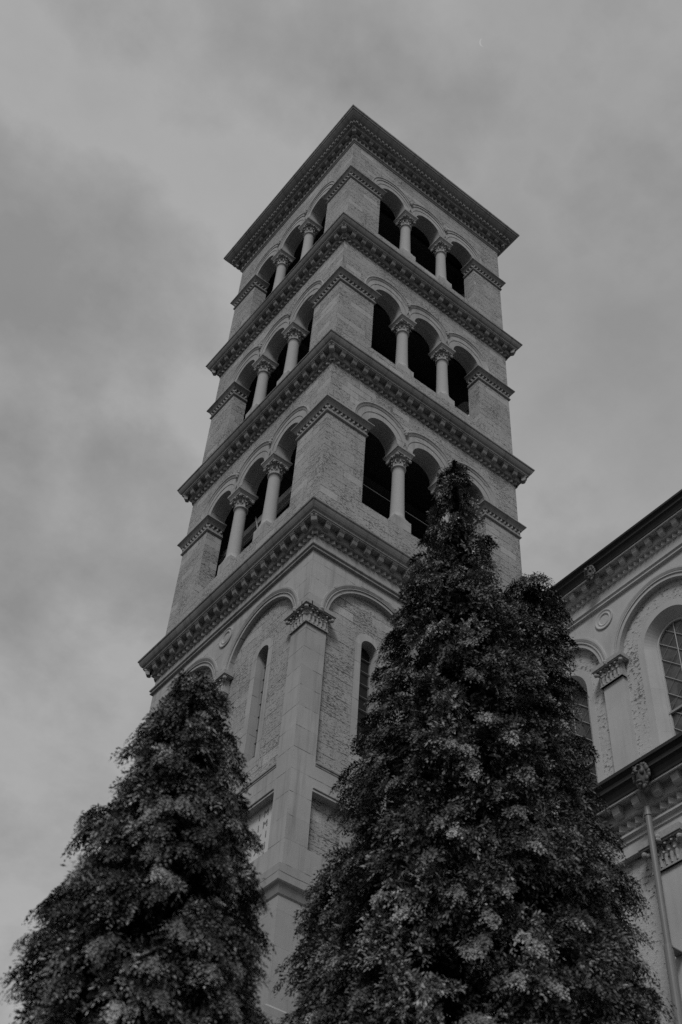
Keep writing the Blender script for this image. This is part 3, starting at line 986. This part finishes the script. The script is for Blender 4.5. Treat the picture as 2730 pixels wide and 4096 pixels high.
CC = [-1.67 - 3.67 * k for k in range(4)]
CR = 1.50
mb = MB()                                    # upper nave wall with its blind arcade
panel(mb, TCl, Y1, Y0, 10.5, 19.45, [(c_, CR, 10.5, 16.66) for c_ in CC], 0, -0.16, 36, 0, 0, sill=False)
mb.quad(TCl(Y1, 0, GZ), TCl(Y1, -12, GZ), TCl(Y1, -12, 19.45), TCl(Y1, 0, 19.45))
cb(mb, 'nave_wall', 'church_s')
for i, c_ in enumerate(CC):
    mb = MB()
    panel(mb, TCl, c_ - CR, c_ + CR, 10.5, 18.3, [(c_, 1.02, 10.5, 16.55)], -0.155, None, 24, 0, 0)
    cb(mb, 'infill_masonry', 'church')
    mb = MB()                                # window: smooth surround, splayed reveal, frame
    zc_, R0, R1 = 16.55, 0.82, 0.60
    P1, P2, P3 = arch_pts(c_, 1.02, zc_, 24), arch_pts(c_, R0, zc_, 24), arch_pts(c_, R1, zc_, 24)
    n0, n1 = -0.153, -0.46
    for k in range(24):
        mb.quad(TCl(P1[k][0], n0, P1[k][1]), TCl(P1[k + 1][0], n0, P1[k + 1][1]), TCl(P2[k + 1][0], n0, P2[k + 1][1]), TCl(P2[k][0], n0, P2[k][1]))
        mb.quad(TCl(P2[k][0], n0, P2[k][1]), TCl(P2[k + 1][0], n0, P2[k + 1][1]), TCl(P3[k + 1][0], n1, P3[k + 1][1]), TCl(P3[k][0], n1, P3[k][1]))
    for s_ in (-1, 1):
        mb.quad(TCl(c_ + s_ * 1.02, n0, 11), TCl(c_ + s_ * R0, n0, 11), TCl(c_ + s_ * R0, n0, zc_), TCl(c_ + s_ * 1.02, n0, zc_))
        mb.quad(TCl(c_ + s_ * R0, n0, 11), TCl(c_ + s_ * R1, n1, 11), TCl(c_ + s_ * R1, n1, zc_), TCl(c_ + s_ * R0, n0, zc_))
    wo = cb(mb, 'arched_window', 'church_s')
    mb = MB()
    arch_sweep(mb, TCl, c_, zc_, [(R1 + 0.01, n1), (R1 + 0.01, n1 + 0.035), (R1 - 0.045, n1 + 0.035), (R1 - 0.045, n1 - 0.03)], zleg=11.0, seg=28)
    cb(mb, 'frame', 'church_s', wo)
    mb = MB()
    arch_disc(mb, TCl, c_, R1 + 0.005, 11.0, zc_, n1 - 0.02)
    cb(mb, 'glass', 'glass', wo)
    mb = MB()
    ng = n1 + 0.0
    tube(mb, TCl(c_, ng, 11), TCl(c_, ng, zc_ + R1), 0.016)
    k = 11.2
    while k < 17.6:                          # slanting bars, strong one way and hair-thin the other
        for sgn, rad in ((1, 0.012), (-1, 0.005)):
            pts = []
            for uu in [x_ / 20 for x_ in range(-20, 21)]:
                u = uu * R1
                z = k + sgn * u * 1.0
                if z < zc_ or u * u + (z - zc_) ** 2 < R1 * R1:
                    pts.append((u, z))
            if len(pts) > 1:
                tube(mb, TCl(c_ + pts[0][0], ng, pts[0][1]), TCl(c_ + pts[-1][0], ng, pts[-1][1]), rad, 6)
        k += 0.555
    mb.box(TCl, c_ - R1, c_ + R1, n1 - 0.01, n1 + 0.05, 14.40, 14.46)
    cb(mb, 'glazing_bars', 'came', wo)
    mb = MB()
    arch_sweep(mb, TCl, c_, 16.66, [(1.78, -0.01), (1.78, 0.055), (1.73, 0.055), (1.665, 0.03), (1.655, 0.01), (1.645, 0.03), (1.61, 0.03), (1.60, -0.01)],
               cl=1.82, cr=1.82, zleg=None, seg=44)
    cb(mb, 'arch_moulding', 'church_s')
for i in range(4):                           # pilasters between the arches
    uc = -3.505 - 3.67 * i
    mb = MB()
    corinthian_corner(mb, TCl, uc - 0.335, uc + 0.335, 0.02, 16.66, 16.0, False)
    cb(mb, 'pilaster_capital', 'carved')
    cb(roundel_mb(TCl, uc, 18.25), 'roundel', 'church_s')
mb = MB()
run(mb, TCl, [(0.0, 18.90), (0.10, 18.875), (0.10, 18.835), (0.055, 18.80), (0.055, 18.765), (0.075, 18.755), (0.075, 18.715), (0.0, 18.69)], Y1, Y0, 0, True)
cb(mb, 'string_course', 'church_s')


def eaves(T, zt, y0, y1, gut_name, pitch=0.4725):
    mb = MB()
    prof = [(0.0, zt - 0.25), (0.35, zt - 0.27), (0.355, zt - 0.42), (0.325, zt - 0.43), (0.325, zt - 0.38), (0.125, zt - 0.382), (0.125, zt - 0.64), (0.10, zt - 0.66), (0.0, zt - 0.662)]
    run(mb, T, prof, y1, y0, 0, True)
    tooth_row(mb, T, y1, y0, zt - 0.80, zt - 0.66, 0.0, 0.095, 0.197)
    co = cb(mb, 'cornice', 'church_s')
    m0 = None
    u = y0 - 0.30
    while u > y1 + 0.1:
        if m0 is None:
            mb_off = (0, 0, 0)
            base = T(0, 0, 0)
            m0 = modillion(lambda a, n_, z: (-n_, a, z), 0.165, 0.12, 0.315, zt - 0.38, zt - 0.605, 'modillion', co, 'church_s', (0, 0, 0))
            m_ = m0
        else:
            m_ = m0.copy()
            COL.objects.link(m_)
            m_.parent = co
        m_.location = (T(0, 0, 0)[0] - CO[0], u - CO[1], -CO[2])
        u -= pitch
    mb = MB()
    run(mb, T, [(0.34, zt - 0.385), (0.375, zt - 0.38), (0.385, zt - 0.33), (0.42, zt - 0.24), (0.455, zt - 0.19), (0.475, zt - 0.185), (0.475, zt - 0.15), (0.45, zt - 0.14), (0.455, zt - 0.08),
                (0.50, zt - 0.02), (0.53, zt - 0.01), (0.53, zt + 0.06), (0.50, zt + 0.06), (0.42, zt + 0.0), (0.30, zt - 0.02)], y1, y0, 0, True, True)
    return cb(mb, gut_name, 'metal')


eaves(TCl, 20.07, Y0, Y1, 'gutter')
mb = MB()
mb.poly([TCl(Y1, 0.42, 20.08), TCl(Y0, 0.42, 20.08), (14.5, Y0, 24.3), (14.5, Y1, 24.3)])
mb.poly([(14.5, Y0, 24.3), (14.5, Y1, 24.3), (22, Y1, 20.1), (22, Y0, 20.1)])
mb.poly([(7.4, Y1, 19.4), (22, Y1, 19.4), (22, Y1, 20.1), (14.5, Y1, 24.3), (7.0, Y1, 20.1)])
cb(mb, 'nave_roof', 'roof')

# aisle in front
ZA = 8.42
mb = MB()
AP = [-0.38, -4.05, -7.72, -11.39, -15.06]
AW = [-2.215, -5.885, -9.555, -13.225]
mb.quad(TAi(Y1, 0, 7.1), TAi(Y0, 0, 7.1), TAi(Y0, 0, 7.85), TAi(Y1, 0, 7.85))
for p in AP:
    a, b_ = max(p - 0.30, Y1), min(p + 0.30, Y0)
    mb.box(TAi, a, b_, -0.14, 0.0, GZ, 7.1)
mb.quad(TAi(Y1, 0, GZ), TAi(Y1, -4.5, GZ), TAi(Y1, -4.5, 11.4), TAi(Y1, 0, 8.2))
mb.quad(TAi(Y1, 0, 7.1), TAi(Y0, 0, 7.1), TAi(Y0, -0.14, 7.1), TAi(Y1, -0.14, 7.1))
cb(mb, 'aisle_wall', 'church_s')
mb = MB()
panel(mb, TAi, Y1, Y0, GZ, 7.12, [(c_, 0.90, 0.5, 5.25) for c_ in AW], -0.14, None, 20)
cb(mb, 'aisle_infill', 'church')
for c_ in AW:
    mb = MB()
    P1, P2 = arch_pts(c_, 0.90, 5.25, 20), arch_pts(c_, 0.64, 5.25, 20)
    for k in range(20):
        mb.quad(TAi(P1[k][0], -0.137, P1[k][1]), TAi(P1[k + 1][0], -0.137, P1[k + 1][1]), TAi(P2[k + 1][0], -0.137, P2[k + 1][1]), TAi(P2[k][0], -0.137, P2[k][1]))
        mb.quad(TAi(P2[k][0], -0.137, P2[k][1]), TAi(P2[k + 1][0], -0.137, P2[k + 1][1]), TAi(P2[k + 1][0], -0.4, P2[k + 1][1]), TAi(P2[k][0], -0.4, P2[k][1]))
    for s_ in (-1, 1):
        mb.quad(TAi(c_ + s_ * 0.90, -0.137, 0.5), TAi(c_ + s_ * 0.64, -0.137, 0.5), TAi(c_ + s_ * 0.64, -0.137, 5.25), TAi(c_ + s_ * 0.90, -0.137, 5.25))
        mb.quad(TAi(c_ + s_ * 0.64, -0.137, 0.5), TAi(c_ + s_ * 0.64, -0.4, 0.5), TAi(c_ + s_ * 0.64, -0.4, 5.25), TAi(c_ + s_ * 0.64, -0.137, 5.25))
    mb.box(TAi, c_ - 0.95, c_ + 0.95, -0.4, -0.05, 0.35, 0.5)
    wo = cb(mb, 'arched_window', 'church_s')
    mb = MB()
    arch_disc(mb, TAi, c_, 0.645, 0.5, 5.25, -0.38)
    cb(mb, 'glass', 'glass', wo)
    mb = MB()
    tube(mb, TAi(c_, -0.36, 0.5), TAi(c_, -0.36, 5.88), 0.014)
    k = 0.9
    while k < 5.2:
        tube(mb, TAi(c_ - 0.64, -0.36, k - 0.3), TAi(c_ + 0.64, -0.36, k + 0.3), 0.009, 6)
        k += 0.5
    cb(mb, 'glazing_bars', 'came', wo)
for p in AP[:4]:
    mb = MB()
    corinthian_corner(mb, TAi, p - 0.30, min(p + 0.30, Y0 - 0.17), 0.0, 7.10, 6.48, False)
    cb(mb, 'pilaster_capital', 'carved')
mb = MB()
run(mb, TAi, [(0.0, 7.52), (0.09, 7.50), (0.09, 7.46), (0.03, 7.42), (0.03, 7.36), (0.0, 7.35)], Y1, Y0, 0, True)
cb(mb, 'string_course', 'church_s')
eaves(TAi, ZA, Y0, Y1, 'gutter')
mb = MB()
mb.poly([TAi(Y1, 0.42, ZA + 0.03), TAi(Y0, 0.42, ZA + 0.03), TCl(Y0, 0, 11.3), TCl(Y1, 0, 11.3)])
cb(mb, 'aisle_roof', 'roof')


def lion_head(T, y, zt, name='lion_head'):
    """Cast lion mask on the gutter: mane ring, brow, cheeks, muzzle, open jaw."""
    mb = MB()
    P = lambda a, n_, z: T(y + a, n_, z)
    s_ = 1.0
    blob_mesh(mb, P(0, 0.46, zt - 0.10), (0.13, 0.12, 0.25), seg=14, rings=10)
    rng_ = random.Random(3)
    for k in range(22):                      # locks of the mane, close in, tapering below the jaw
        a = 2 * PI * k / 22 + PI / 2
        up_ = math.sin(a)
        wx = 0.155 if up_ > -0.2 else 0.155 * (1 + up_ * 0.45)
        blob_mesh(mb, P(wx * math.cos(a), 0.47 + 0.03 * rng_.random(), zt - 0.10 + 0.25 * up_), (0.028, 0.05, 0.062), seg=8, rings=5)
    blob_mesh(mb, P(0, 0.535, zt + 0.035), (0.085, 0.07, 0.075), seg=12, rings=8)   # forehead
    for q in (-1, 1):
        blob_mesh(mb, P(q * 0.052, 0.60, zt + 0.045), (0.040, 0.032, 0.022), seg=10, rings=6)   # brow
        blob_mesh(mb, P(q * 0.080, 0.565, zt - 0.075), (0.038, 0.050, 0.060), seg=10, rings=6)  # cheek
        blob_mesh(mb, P(q * 0.034, 0.660, zt - 0.115), (0.036, 0.038, 0.032), seg=10, rings=6)  # lip
        blob_mesh(mb, P(q * 0.110, 0.50, zt + 0.105), (0.032, 0.030, 0.040), seg=8, rings=5)    # ear
    mb.grid([[P(-0.022, 0.585, zt + 0.05), P(0, 0.615, zt + 0.055), P(0.022, 0.585, zt + 0.05)],
             [P(-0.030, 0.655, zt - 0.05), P(0, 0.690, zt - 0.045), P(0.030, 0.655, zt - 0.05)],
             [P(-0.038, 0.670, zt - 0.085), P(0, 0.712, zt - 0.085), P(0.038, 0.670, zt - 0.085)],
             [P(-0.020, 0.660, zt - 0.105), P(0, 0.680, zt - 0.110), P(0.020, 0.660, zt - 0.105)]])
    blob_mesh(mb, P(0, 0.575, zt - 0.265), (0.055, 0.065, 0.035), seg=12, rings=6)  # dropped jaw
    blob_mesh(mb, P(0, 0.56, zt - 0.315), (0.040, 0.045, 0.045), seg=10, rings=6)   # beard
    return cb(mb, name, 'carved_dark', smooth=True)


MAT['carved_dark'] = plain('weathered_cast_ornament', 0.10, 0.6, 0.2, noise=0.5, nscale=16)
lion_head(TCl, -3.62, 19.72)
lion_head(TCl, -10.96, 19.72)
lion_head(TAi, -7.80, ZA - 0.20)
mb = MB()                                    # rainwater pipe below the lower lion head
PY, PX = -7.66, 0.28
rows = []
path = [(0.40, ZA - 0.55), (0.34, ZA - 0.68), (PX, ZA - 0.80), (PX, 4.85)]
for n_, z in path:
    rows.append([(XA - n_ + 0.058 * math.cos(2 * PI * k / 16), PY + 0.058 * math.sin(2 * PI * k / 16), z) for k in range(16)])
mb.grid(rows, closed=True)
mb.lathe([(0.058, ZA - 0.98), (0.07, ZA - 0.98), (0.07, ZA - 0.93), (0.058, ZA - 0.93)], XA - PX, PY, 16)
pipe = cb(mb, 'downspout', 'pipe', smooth=False)
mb = MB()
mb.lathe([(0.058, 4.95), (0.078, 4.93), (0.078, GZ)], XA - PX, PY, 16)
cb(mb, 'lower_pipe', 'pipe', pipe)
mb = MB()
mb.box(TAi, PY - 0.085, PY + 0.085, 0.0, PX + 0.01, 4.88, 4.90)
cb(mb, 'pipe_bracket', 'pipe', pipe)

# ------------------------------------------------------------------ trees


def build_tree(name, label, x, y, top, prof, seed, n_lobes, sprays, L, droop, mat, leafk=8, lobe_k=1.0, stretch=1.0, leaf=(0.055, 0.022), zlow=None, fill=4000, per=7, rnd=0.8, gaps=(), plumes=None, core=0.14):
    """Conifer: tapered trunk with limbs, and a crown of drooping sprays grown on lobes of foliage."""
    rs = np.random.RandomState(seed)
    H = top - GZ
    root = thing(name, label, 'tree', (x, y, GZ), 'conifers before the tower')
    pz = np.array([p[0] for p in prof]) - GZ
    pr_ = np.array([p[1] for p in prof])
    o_ = np.argsort(pz)
    pz, pr_ = pz[o_], pr_[o_]
    radius = lambda z: np.interp(z, pz, pr_)
    # lobe centres, by lateral area
    zg = np.linspace(pz[0], H, 400)
    cum = np.cumsum(radius(zg) + 0.06)
    cum /= cum[-1]
    zl = np.interp((np.arange(n_lobes) + rs.rand(n_lobes)) / n_lobes, cum, zg)
    az = np.arange(n_lobes) * 2.39996 + rs.rand(n_lobes) * 0.9
    rl = radius(zl)
    ls = (0.16 + 0.17 * np.clip(rl, 0, 2.2)) * (0.75 + 0.55 * rs.rand(n_lobes)) * lobe_k
    ls = np.minimum(ls, 0.05 + rl * 0.65)
    rc = np.maximum(0, rl * (0.90 + 0.16 * rs.rand(n_lobes)) - ls * 0.85 - L * 0.7)
    lc = np.c_[rc * np.cos(az), rc * np.sin(az), zl]
    # tufts sit on the outer side of each lobe; every tuft is a rosette of sprays
    wgt = ls ** 2
    wgt /= wgt.sum()
    nt_ = sprays // per
    sprays = nt_ * per
    tl = rs.choice(n_lobes, nt_, p=wgt)
    d = rs.normal(size=(nt_, 3))
    d /= np.linalg.norm(d, axis=1)[:, None]
    ow = np.c_[np.cos(az[tl]), np.sin(az[tl]), np.zeros(nt_)]
    d = d + ow * 0.75 + np.array([0, 0, 0.42])
    d /= np.linalg.norm(d, axis=1)[:, None]
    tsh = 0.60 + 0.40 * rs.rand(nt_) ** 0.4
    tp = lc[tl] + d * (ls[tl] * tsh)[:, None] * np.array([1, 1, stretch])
    ttone = (0.06 + 0.94 * rs.rand(nt_) ** 2.2) * (0.45 + 0.55 * (tsh - 0.6) / 0.4)  # random tone; inner tufts painted darker as shade, outer ones lit
    ti = np.repeat(np.arange(nt_), per)
    li = tl[ti]
    outw = ow[ti]
    dd = rs.normal(size=(sprays, 3))
    dd /= np.linalg.norm(dd, axis=1)[:, None]
    P = tp[ti] + dd * L * 0.22 - d[ti] * L * 0.3
    D = d[ti] * 0.9 + outw * 0.45 + dd * rnd
    D[:, 2] -= droop * 0.45
    D /= np.linalg.norm(D, axis=1)[:, None]
    sh = tsh[ti]
    up = np.array([0, 0, 1.0])
    Ln = L * (0.6 + 0.8 * rs.rand(sprays))
    dn = d[ti]
    lobe_t = rs.rand(n_lobes)
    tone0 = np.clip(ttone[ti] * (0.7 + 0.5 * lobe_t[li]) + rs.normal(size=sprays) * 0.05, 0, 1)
    # plumes: long branch ends that arch out of the crown and droop at the tip
    if plumes:
        npl, plen = plumes
        zp_ = np.interp(rs.rand(npl), cum, zg)
        ap = rs.rand(npl) * 2 * PI
        pl = plen * (0.55 + 0.7 * rs.rand(npl)) * np.clip(radius(zp_) / radius(zp_).mean(), 0.35, 1.3)
        K = 34
        tt = np.tile((np.arange(K) + 0.5) / K, npl)
        pi_ = np.repeat(np.arange(npl), K)
        o2 = np.c_[np.cos(ap), np.sin(ap), np.zeros(npl)][pi_]
        s2 = np.c_[-np.sin(ap), np.cos(ap), np.zeros(npl)][pi_]
        r_in = np.maximum(radius(zp_) - pl * 0.62, 0.0)[pi_]
        PP = o2 * (r_in + pl[pi_] * tt)[:, None]
        PP[:, 2] = zp_[pi_] + pl[pi_] * (0.32 * tt - 0.72 * tt ** 2)
        tan = o2.copy()
        tan[:, 2] = 0.32 - 1.44 * tt
        sg = np.where(np.arange(npl * K) % 2 == 0, 1.0, -1.0)
        DD = tan * 0.9 + s2 * (sg * (1.05 - 0.85 * tt))[:, None] + rs.normal(size=(npl * K, 3)) * 0.18
        DD[:, 2] -= 0.25
        DD /= np.linalg.norm(DD, axis=1)[:, None]
        DNp = o2 * 0.6 + np.array([0, 0, 0.8]) + rs.normal(size=(npl * K, 3)) * 0.1
        PP += rs.normal(size=PP.shape) * 0.02
        P = np.concatenate([P, PP])
        D = np.concatenate([D, DD])
        dn = np.concatenate([dn, DNp])
        Ln = np.concatenate([Ln, L * (1.15 - 0.55 * tt)])
        pt = 0.06 + 0.8 * rs.rand(npl) ** 1.9
        tone0 = np.concatenate([tone0, np.clip(pt[pi_] * (0.4 + 0.6 * tt), 0, 1)])  # plumes lighten towards the tip, a highlight painted in the tone
        sprays = len(P)
    S = np.cross(D, up + rs.normal(size=(sprays, 3)) * 0.45)
    S /= np.linalg.norm(S, axis=1)[:, None] + 1e-9
    S = np.cross(D, dn + rs.normal(size=(sprays, 3)) * 0.30)
    S /= np.linalg.norm(S, axis=1)[:, None] + 1e-9
    Nn = np.cross(S, D)
    V, tone = [], []
    for k in range(leafk):
        s_ = (k + 0.5) / leafk
        base = P + D * (Ln * s_)[:, None]
        base[:, 2] -= droop * Ln * s_ * s_ * 0.8
        side = 1 if k % 2 else -1
        if k == leafk - 1:
            side = 0
        ld = D * 0.75 + S * (0.85 * side) + rs.normal(size=(sprays, 3)) * 0.25
        ld[:, 2] -= droop * 0.6 * s_
        ld /= np.linalg.norm(ld, axis=1)[:, None]
        ll = leaf[0] * (1.25 - 0.6 * s_) * (0.7 + 0.6 * rs.rand(sprays)) * (Ln / L)
        wv = np.cross(ld, Nn * 0.5 + dn * 0.8 + rs.normal(size=(sprays, 3)) * 0.35)
        wv /= np.linalg.norm(wv, axis=1)[:, None] + 1e-9
        wv *= (leaf[1] * (0.7 + 0.6 * rs.rand(sprays)))[:, None]
        a = base
        c_ = base + ld * ll[:, None]
        c_[:, 2] -= 0.12 * ll
        m_ = base + ld * (ll * 0.5)[:, None]
        V.append(np.stack([a, m_ + wv * 0.5, c_, m_ - wv * 0.5], axis=1))
        tone.append(np.clip(tone0 + (s_ - 0.5) * 0.30, 0, 1))  # spray tips lightened as painted highlights
    V = np.concatenate(V).reshape(-1, 4, 3)
    tone = np.concatenate(tone)
    # inner filler: larger leaves near the limbs, black-toned as painted shade between lobes
    zf = np.interp(rs.rand(fill), cum, zg)
    af = rs.rand(fill) * 2 * PI
    rf = np.maximum(radius(zf) - core, 0.0) * (0.20 + 0.60 * rs.rand(fill) ** 0.6)
    pf = np.c_[rf * np.cos(af), rf * np.sin(af), zf]
    a1 = rs.normal(size=(fill, 3))
    a1 /= np.linalg.norm(a1, axis=1)[:, None]
    a2 = np.cross(a1, rs.normal(size=(fill, 3)))
    a2 /= np.linalg.norm(a2, axis=1)[:, None]
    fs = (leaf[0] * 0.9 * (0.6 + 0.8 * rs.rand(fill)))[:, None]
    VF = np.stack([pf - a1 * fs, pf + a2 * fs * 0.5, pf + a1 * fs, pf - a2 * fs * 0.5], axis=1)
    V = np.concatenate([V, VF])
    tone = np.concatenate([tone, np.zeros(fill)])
    keep = V[:, 0, 2] > 0.5
    for gx, gy, gz, gr in gaps:
        keep &= (np.hypot(V[:, 0, 0] + x - gx, V[:, 0, 1] + y - gy) ** 2 + ((V[:, 0, 2] + GZ - gz) * 0.7) ** 2) > (gr * (0.75 + 0.5 * np.sin(V[:, 0, 0] * 23) * np.sin(V[:, 0, 2] * 19))) ** 2
    V, tone = V[keep], tone[keep]
    nq = len(V)
    me = bpy.data.meshes.new('crown')
    me.vertices.add(nq * 4)
    me.vertices.foreach_set('co', V.reshape(-1).astype(np.float32))
    me.loops.add(nq * 4)
    me.loops.foreach_set('vertex_index', np.arange(nq * 4, dtype=np.int32))
    me.polygons.add(nq)
    me.polygons.foreach_set('loop_start', np.arange(nq, dtype=np.int32) * 4)
    at = me.attributes.new('tone', 'FLOAT', 'POINT')
    at.data.foreach_set('value', np.repeat(tone, 4).astype(np.float32))
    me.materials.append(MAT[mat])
    me.update()
    me.validate()
    co = bpy.data.objects.new('crown', me)
    COL.objects.link(co)
    co.parent = root
    # trunk and limbs
    mb = MB()
    seg_ = 12
    r0 = 0.05 + H * 0.011
    rows = []
    wob = rs.normal(size=(40, 2)) * 0.02
    nn = 30
    for k in range(nn + 1):
        s_ = k / nn
        r_ = r0 * (1 - s_) ** 0.8 + 0.008
        if k == 0:
            r_ *= 1.4
        rows.append([(wob[k][0] + r_ * math.cos(2 * PI * q / seg_), wob[k][1] + r_ * math.sin(2 * PI * q / seg_), H * 0.965 * s_) for q in range(seg_)])
    mb.grid(rows, closed=True)
    for i in range(0, n_lobes, 2):
        if rl[i] < 0.15:
            continue
        z0_ = max(0.3, zl[i] - 0.35 * rl[i])
        tube(mb, (0, 0, z0_), tuple(lc[i] * np.array([0.6, 0.6, 1]) - np.array([0, 0, 0.10 * rl[i]])), 0.010 + 0.010 * rl[i], 5)
        tube(mb, tuple(lc[i] * np.array([0.6, 0.6, 1]) - np.array([0, 0, 0.10 * rl[i]])), tuple(lc[i]), 0.006 + 0.006 * rl[i], 5)
    mb.build('trunk', 'bark', root, smooth=True, fix=False)
    return root


def at_dist(px, py, D):                      # ground position D metres out, in the direction (px, py)
    return (-12.8347 + px * D, -19.5435 + py * D)


lx, ly = at_dist(0.4596, 0.8881, 10.0)
build_tree('conifer_tree', 'slender cone-shaped conifer of dense clumpy foliage, the leftmost and shortest of the three', lx, ly, 2.45,
           [(2.45, 0.05), (2.3, 0.18), (2.1, 0.28), (1.7, 0.42), (1.2, 0.56), (0.6, 0.70), (0.0, 0.84), (-0.5, 0.92), (-1.2, 0.99), (-2.5, 1.12), (-4.5, 1.20), (-6.2, 1.05), (-7.2, 0.5)],
           11, 290, 52000, 0.145, 0.90, 'leaf', leafk=8, lobe_k=0.78, stretch=0.8, leaf=(0.052, 0.018), fill=42000, per=9, rnd=0.6, plumes=(460, 0.34), core=0.20)
cx_, cy_ = at_dist(0.6779, 0.7351, 13.0)
build_tree('conifer_tree', 'tallest conifer, a broad cone of dense clumpy foliage in front of the tower', cx_, cy_, 9.90,
           [(9.90, 0.03), (9.5, 0.16), (9.0, 0.30), (8.5, 0.30), (8.1, 0.44), (7.4, 0.62), (6.6, 0.78), (5.8, 0.95), (4.5, 1.22), (3.5, 1.42), (2.6, 1.44), (1.9, 1.68), (0.5, 1.90), (-1.5, 2.1), (-4, 2.1), (-6.0, 1.7), (-7.0, 0.8)],
           23, 460, 80000, 0.175, 0.70, 'leaf', leafk=8, lobe_k=0.84, stretch=0.78, leaf=(0.060, 0.022), fill=70000, per=10, rnd=0.7, plumes=(600, 0.50), core=0.26,
           gaps=[(-4.85, -11.55, 0.60, 0.34), (-4.2, -10.9, 1.15, 0.40), (-3.6, -10.3, 1.7, 0.5), (-2.9, -9.65, 2.2, 0.55), (-2.2, -8.95, 2.8, 0.5), (-1.5, -8.3, 3.4, 0.5)])
rx_, ry_ = at_dist(0.7362, 0.6767, 14.6)
build_tree('conifer_tree', 'feathery conifer with long drooping sprays, beside the church wall on the right', rx_, ry_, 8.75,
           [(8.75, 0.12), (8.5, 0.33), (8.0, 0.44), (7.2, 0.44), (6.2, 0.46), (5.2, 0.54), (4.3, 0.62), (3.5, 0.78), (2.4, 0.88), (1.0, 0.92), (-1, 1.2), (-3, 1.2), (-5, 0.7)],
           37, 150, 17000, 0.24, 1.0, 'leaf2', leafk=9, lobe_k=0.85, stretch=0.6, leaf=(0.070, 0.022), fill=26000, per=6, rnd=0.45, plumes=(380, 0.66), core=0.2,
           gaps=[(-4.85, -11.55, 0.60, 0.34), (-4.2, -10.9, 1.15, 0.40), (-3.6, -10.3, 1.7, 0.5), (-2.9, -9.65, 2.2, 0.55), (-2.2, -8.95, 2.8, 0.5), (-1.5, -8.3, 3.4, 0.5)])

# ------------------------------------------------------------------ moon
mb = MB()
dm = (cam.rotation_euler.to_matrix() @ Vector(((1935 - 1365) / 5084.49, -(168 - 2048) / 5084.49, -1))).normalized()
ctr = Vector(cam.location) + dm * 4500
rt = dm.cross(Vector((0, 0, 1))).normalized()
upv = rt.cross(dm)
rad = 4500 * 15 / 5084.49
ns = 24
fr, bk = [], []
for side in (0, 1):
    row_o, row_i = [], []
    for k in range(ns + 1):
        a = R(100) + R(170) * k / ns
        f = math.sin(PI * k / ns)
        po = ctr + (rt * math.cos(a) + upv * math.sin(a)) * rad + dm * side * 3
        pi_ = ctr + (rt * math.cos(a) + upv * math.sin(a)) * (rad * (1 - 0.30 * f)) + dm * side * 3
        row_o.append(tuple(po))
        row_i.append(tuple(pi_))
    fr.append((row_o, row_i))
mb.grid([fr[0][0], fr[0][1], fr[1][1], fr[1][0], fr[0][0]])
mm, t, b = new_mat('moonlight')
b.inputs['Base Color'].default_value = (0.1, 0.1, 0.1, 1)
b.inputs['Emission Color'].default_value = (1, 1, 1, 1)
b.inputs['Emission Strength'].default_value = 0.44
MAT['moon'] = mm
mo = mb.build('moon', 'moon')
mo['label'] = 'tiny thin crescent moon high in the cloudy sky'
mo['category'] = 'moon'
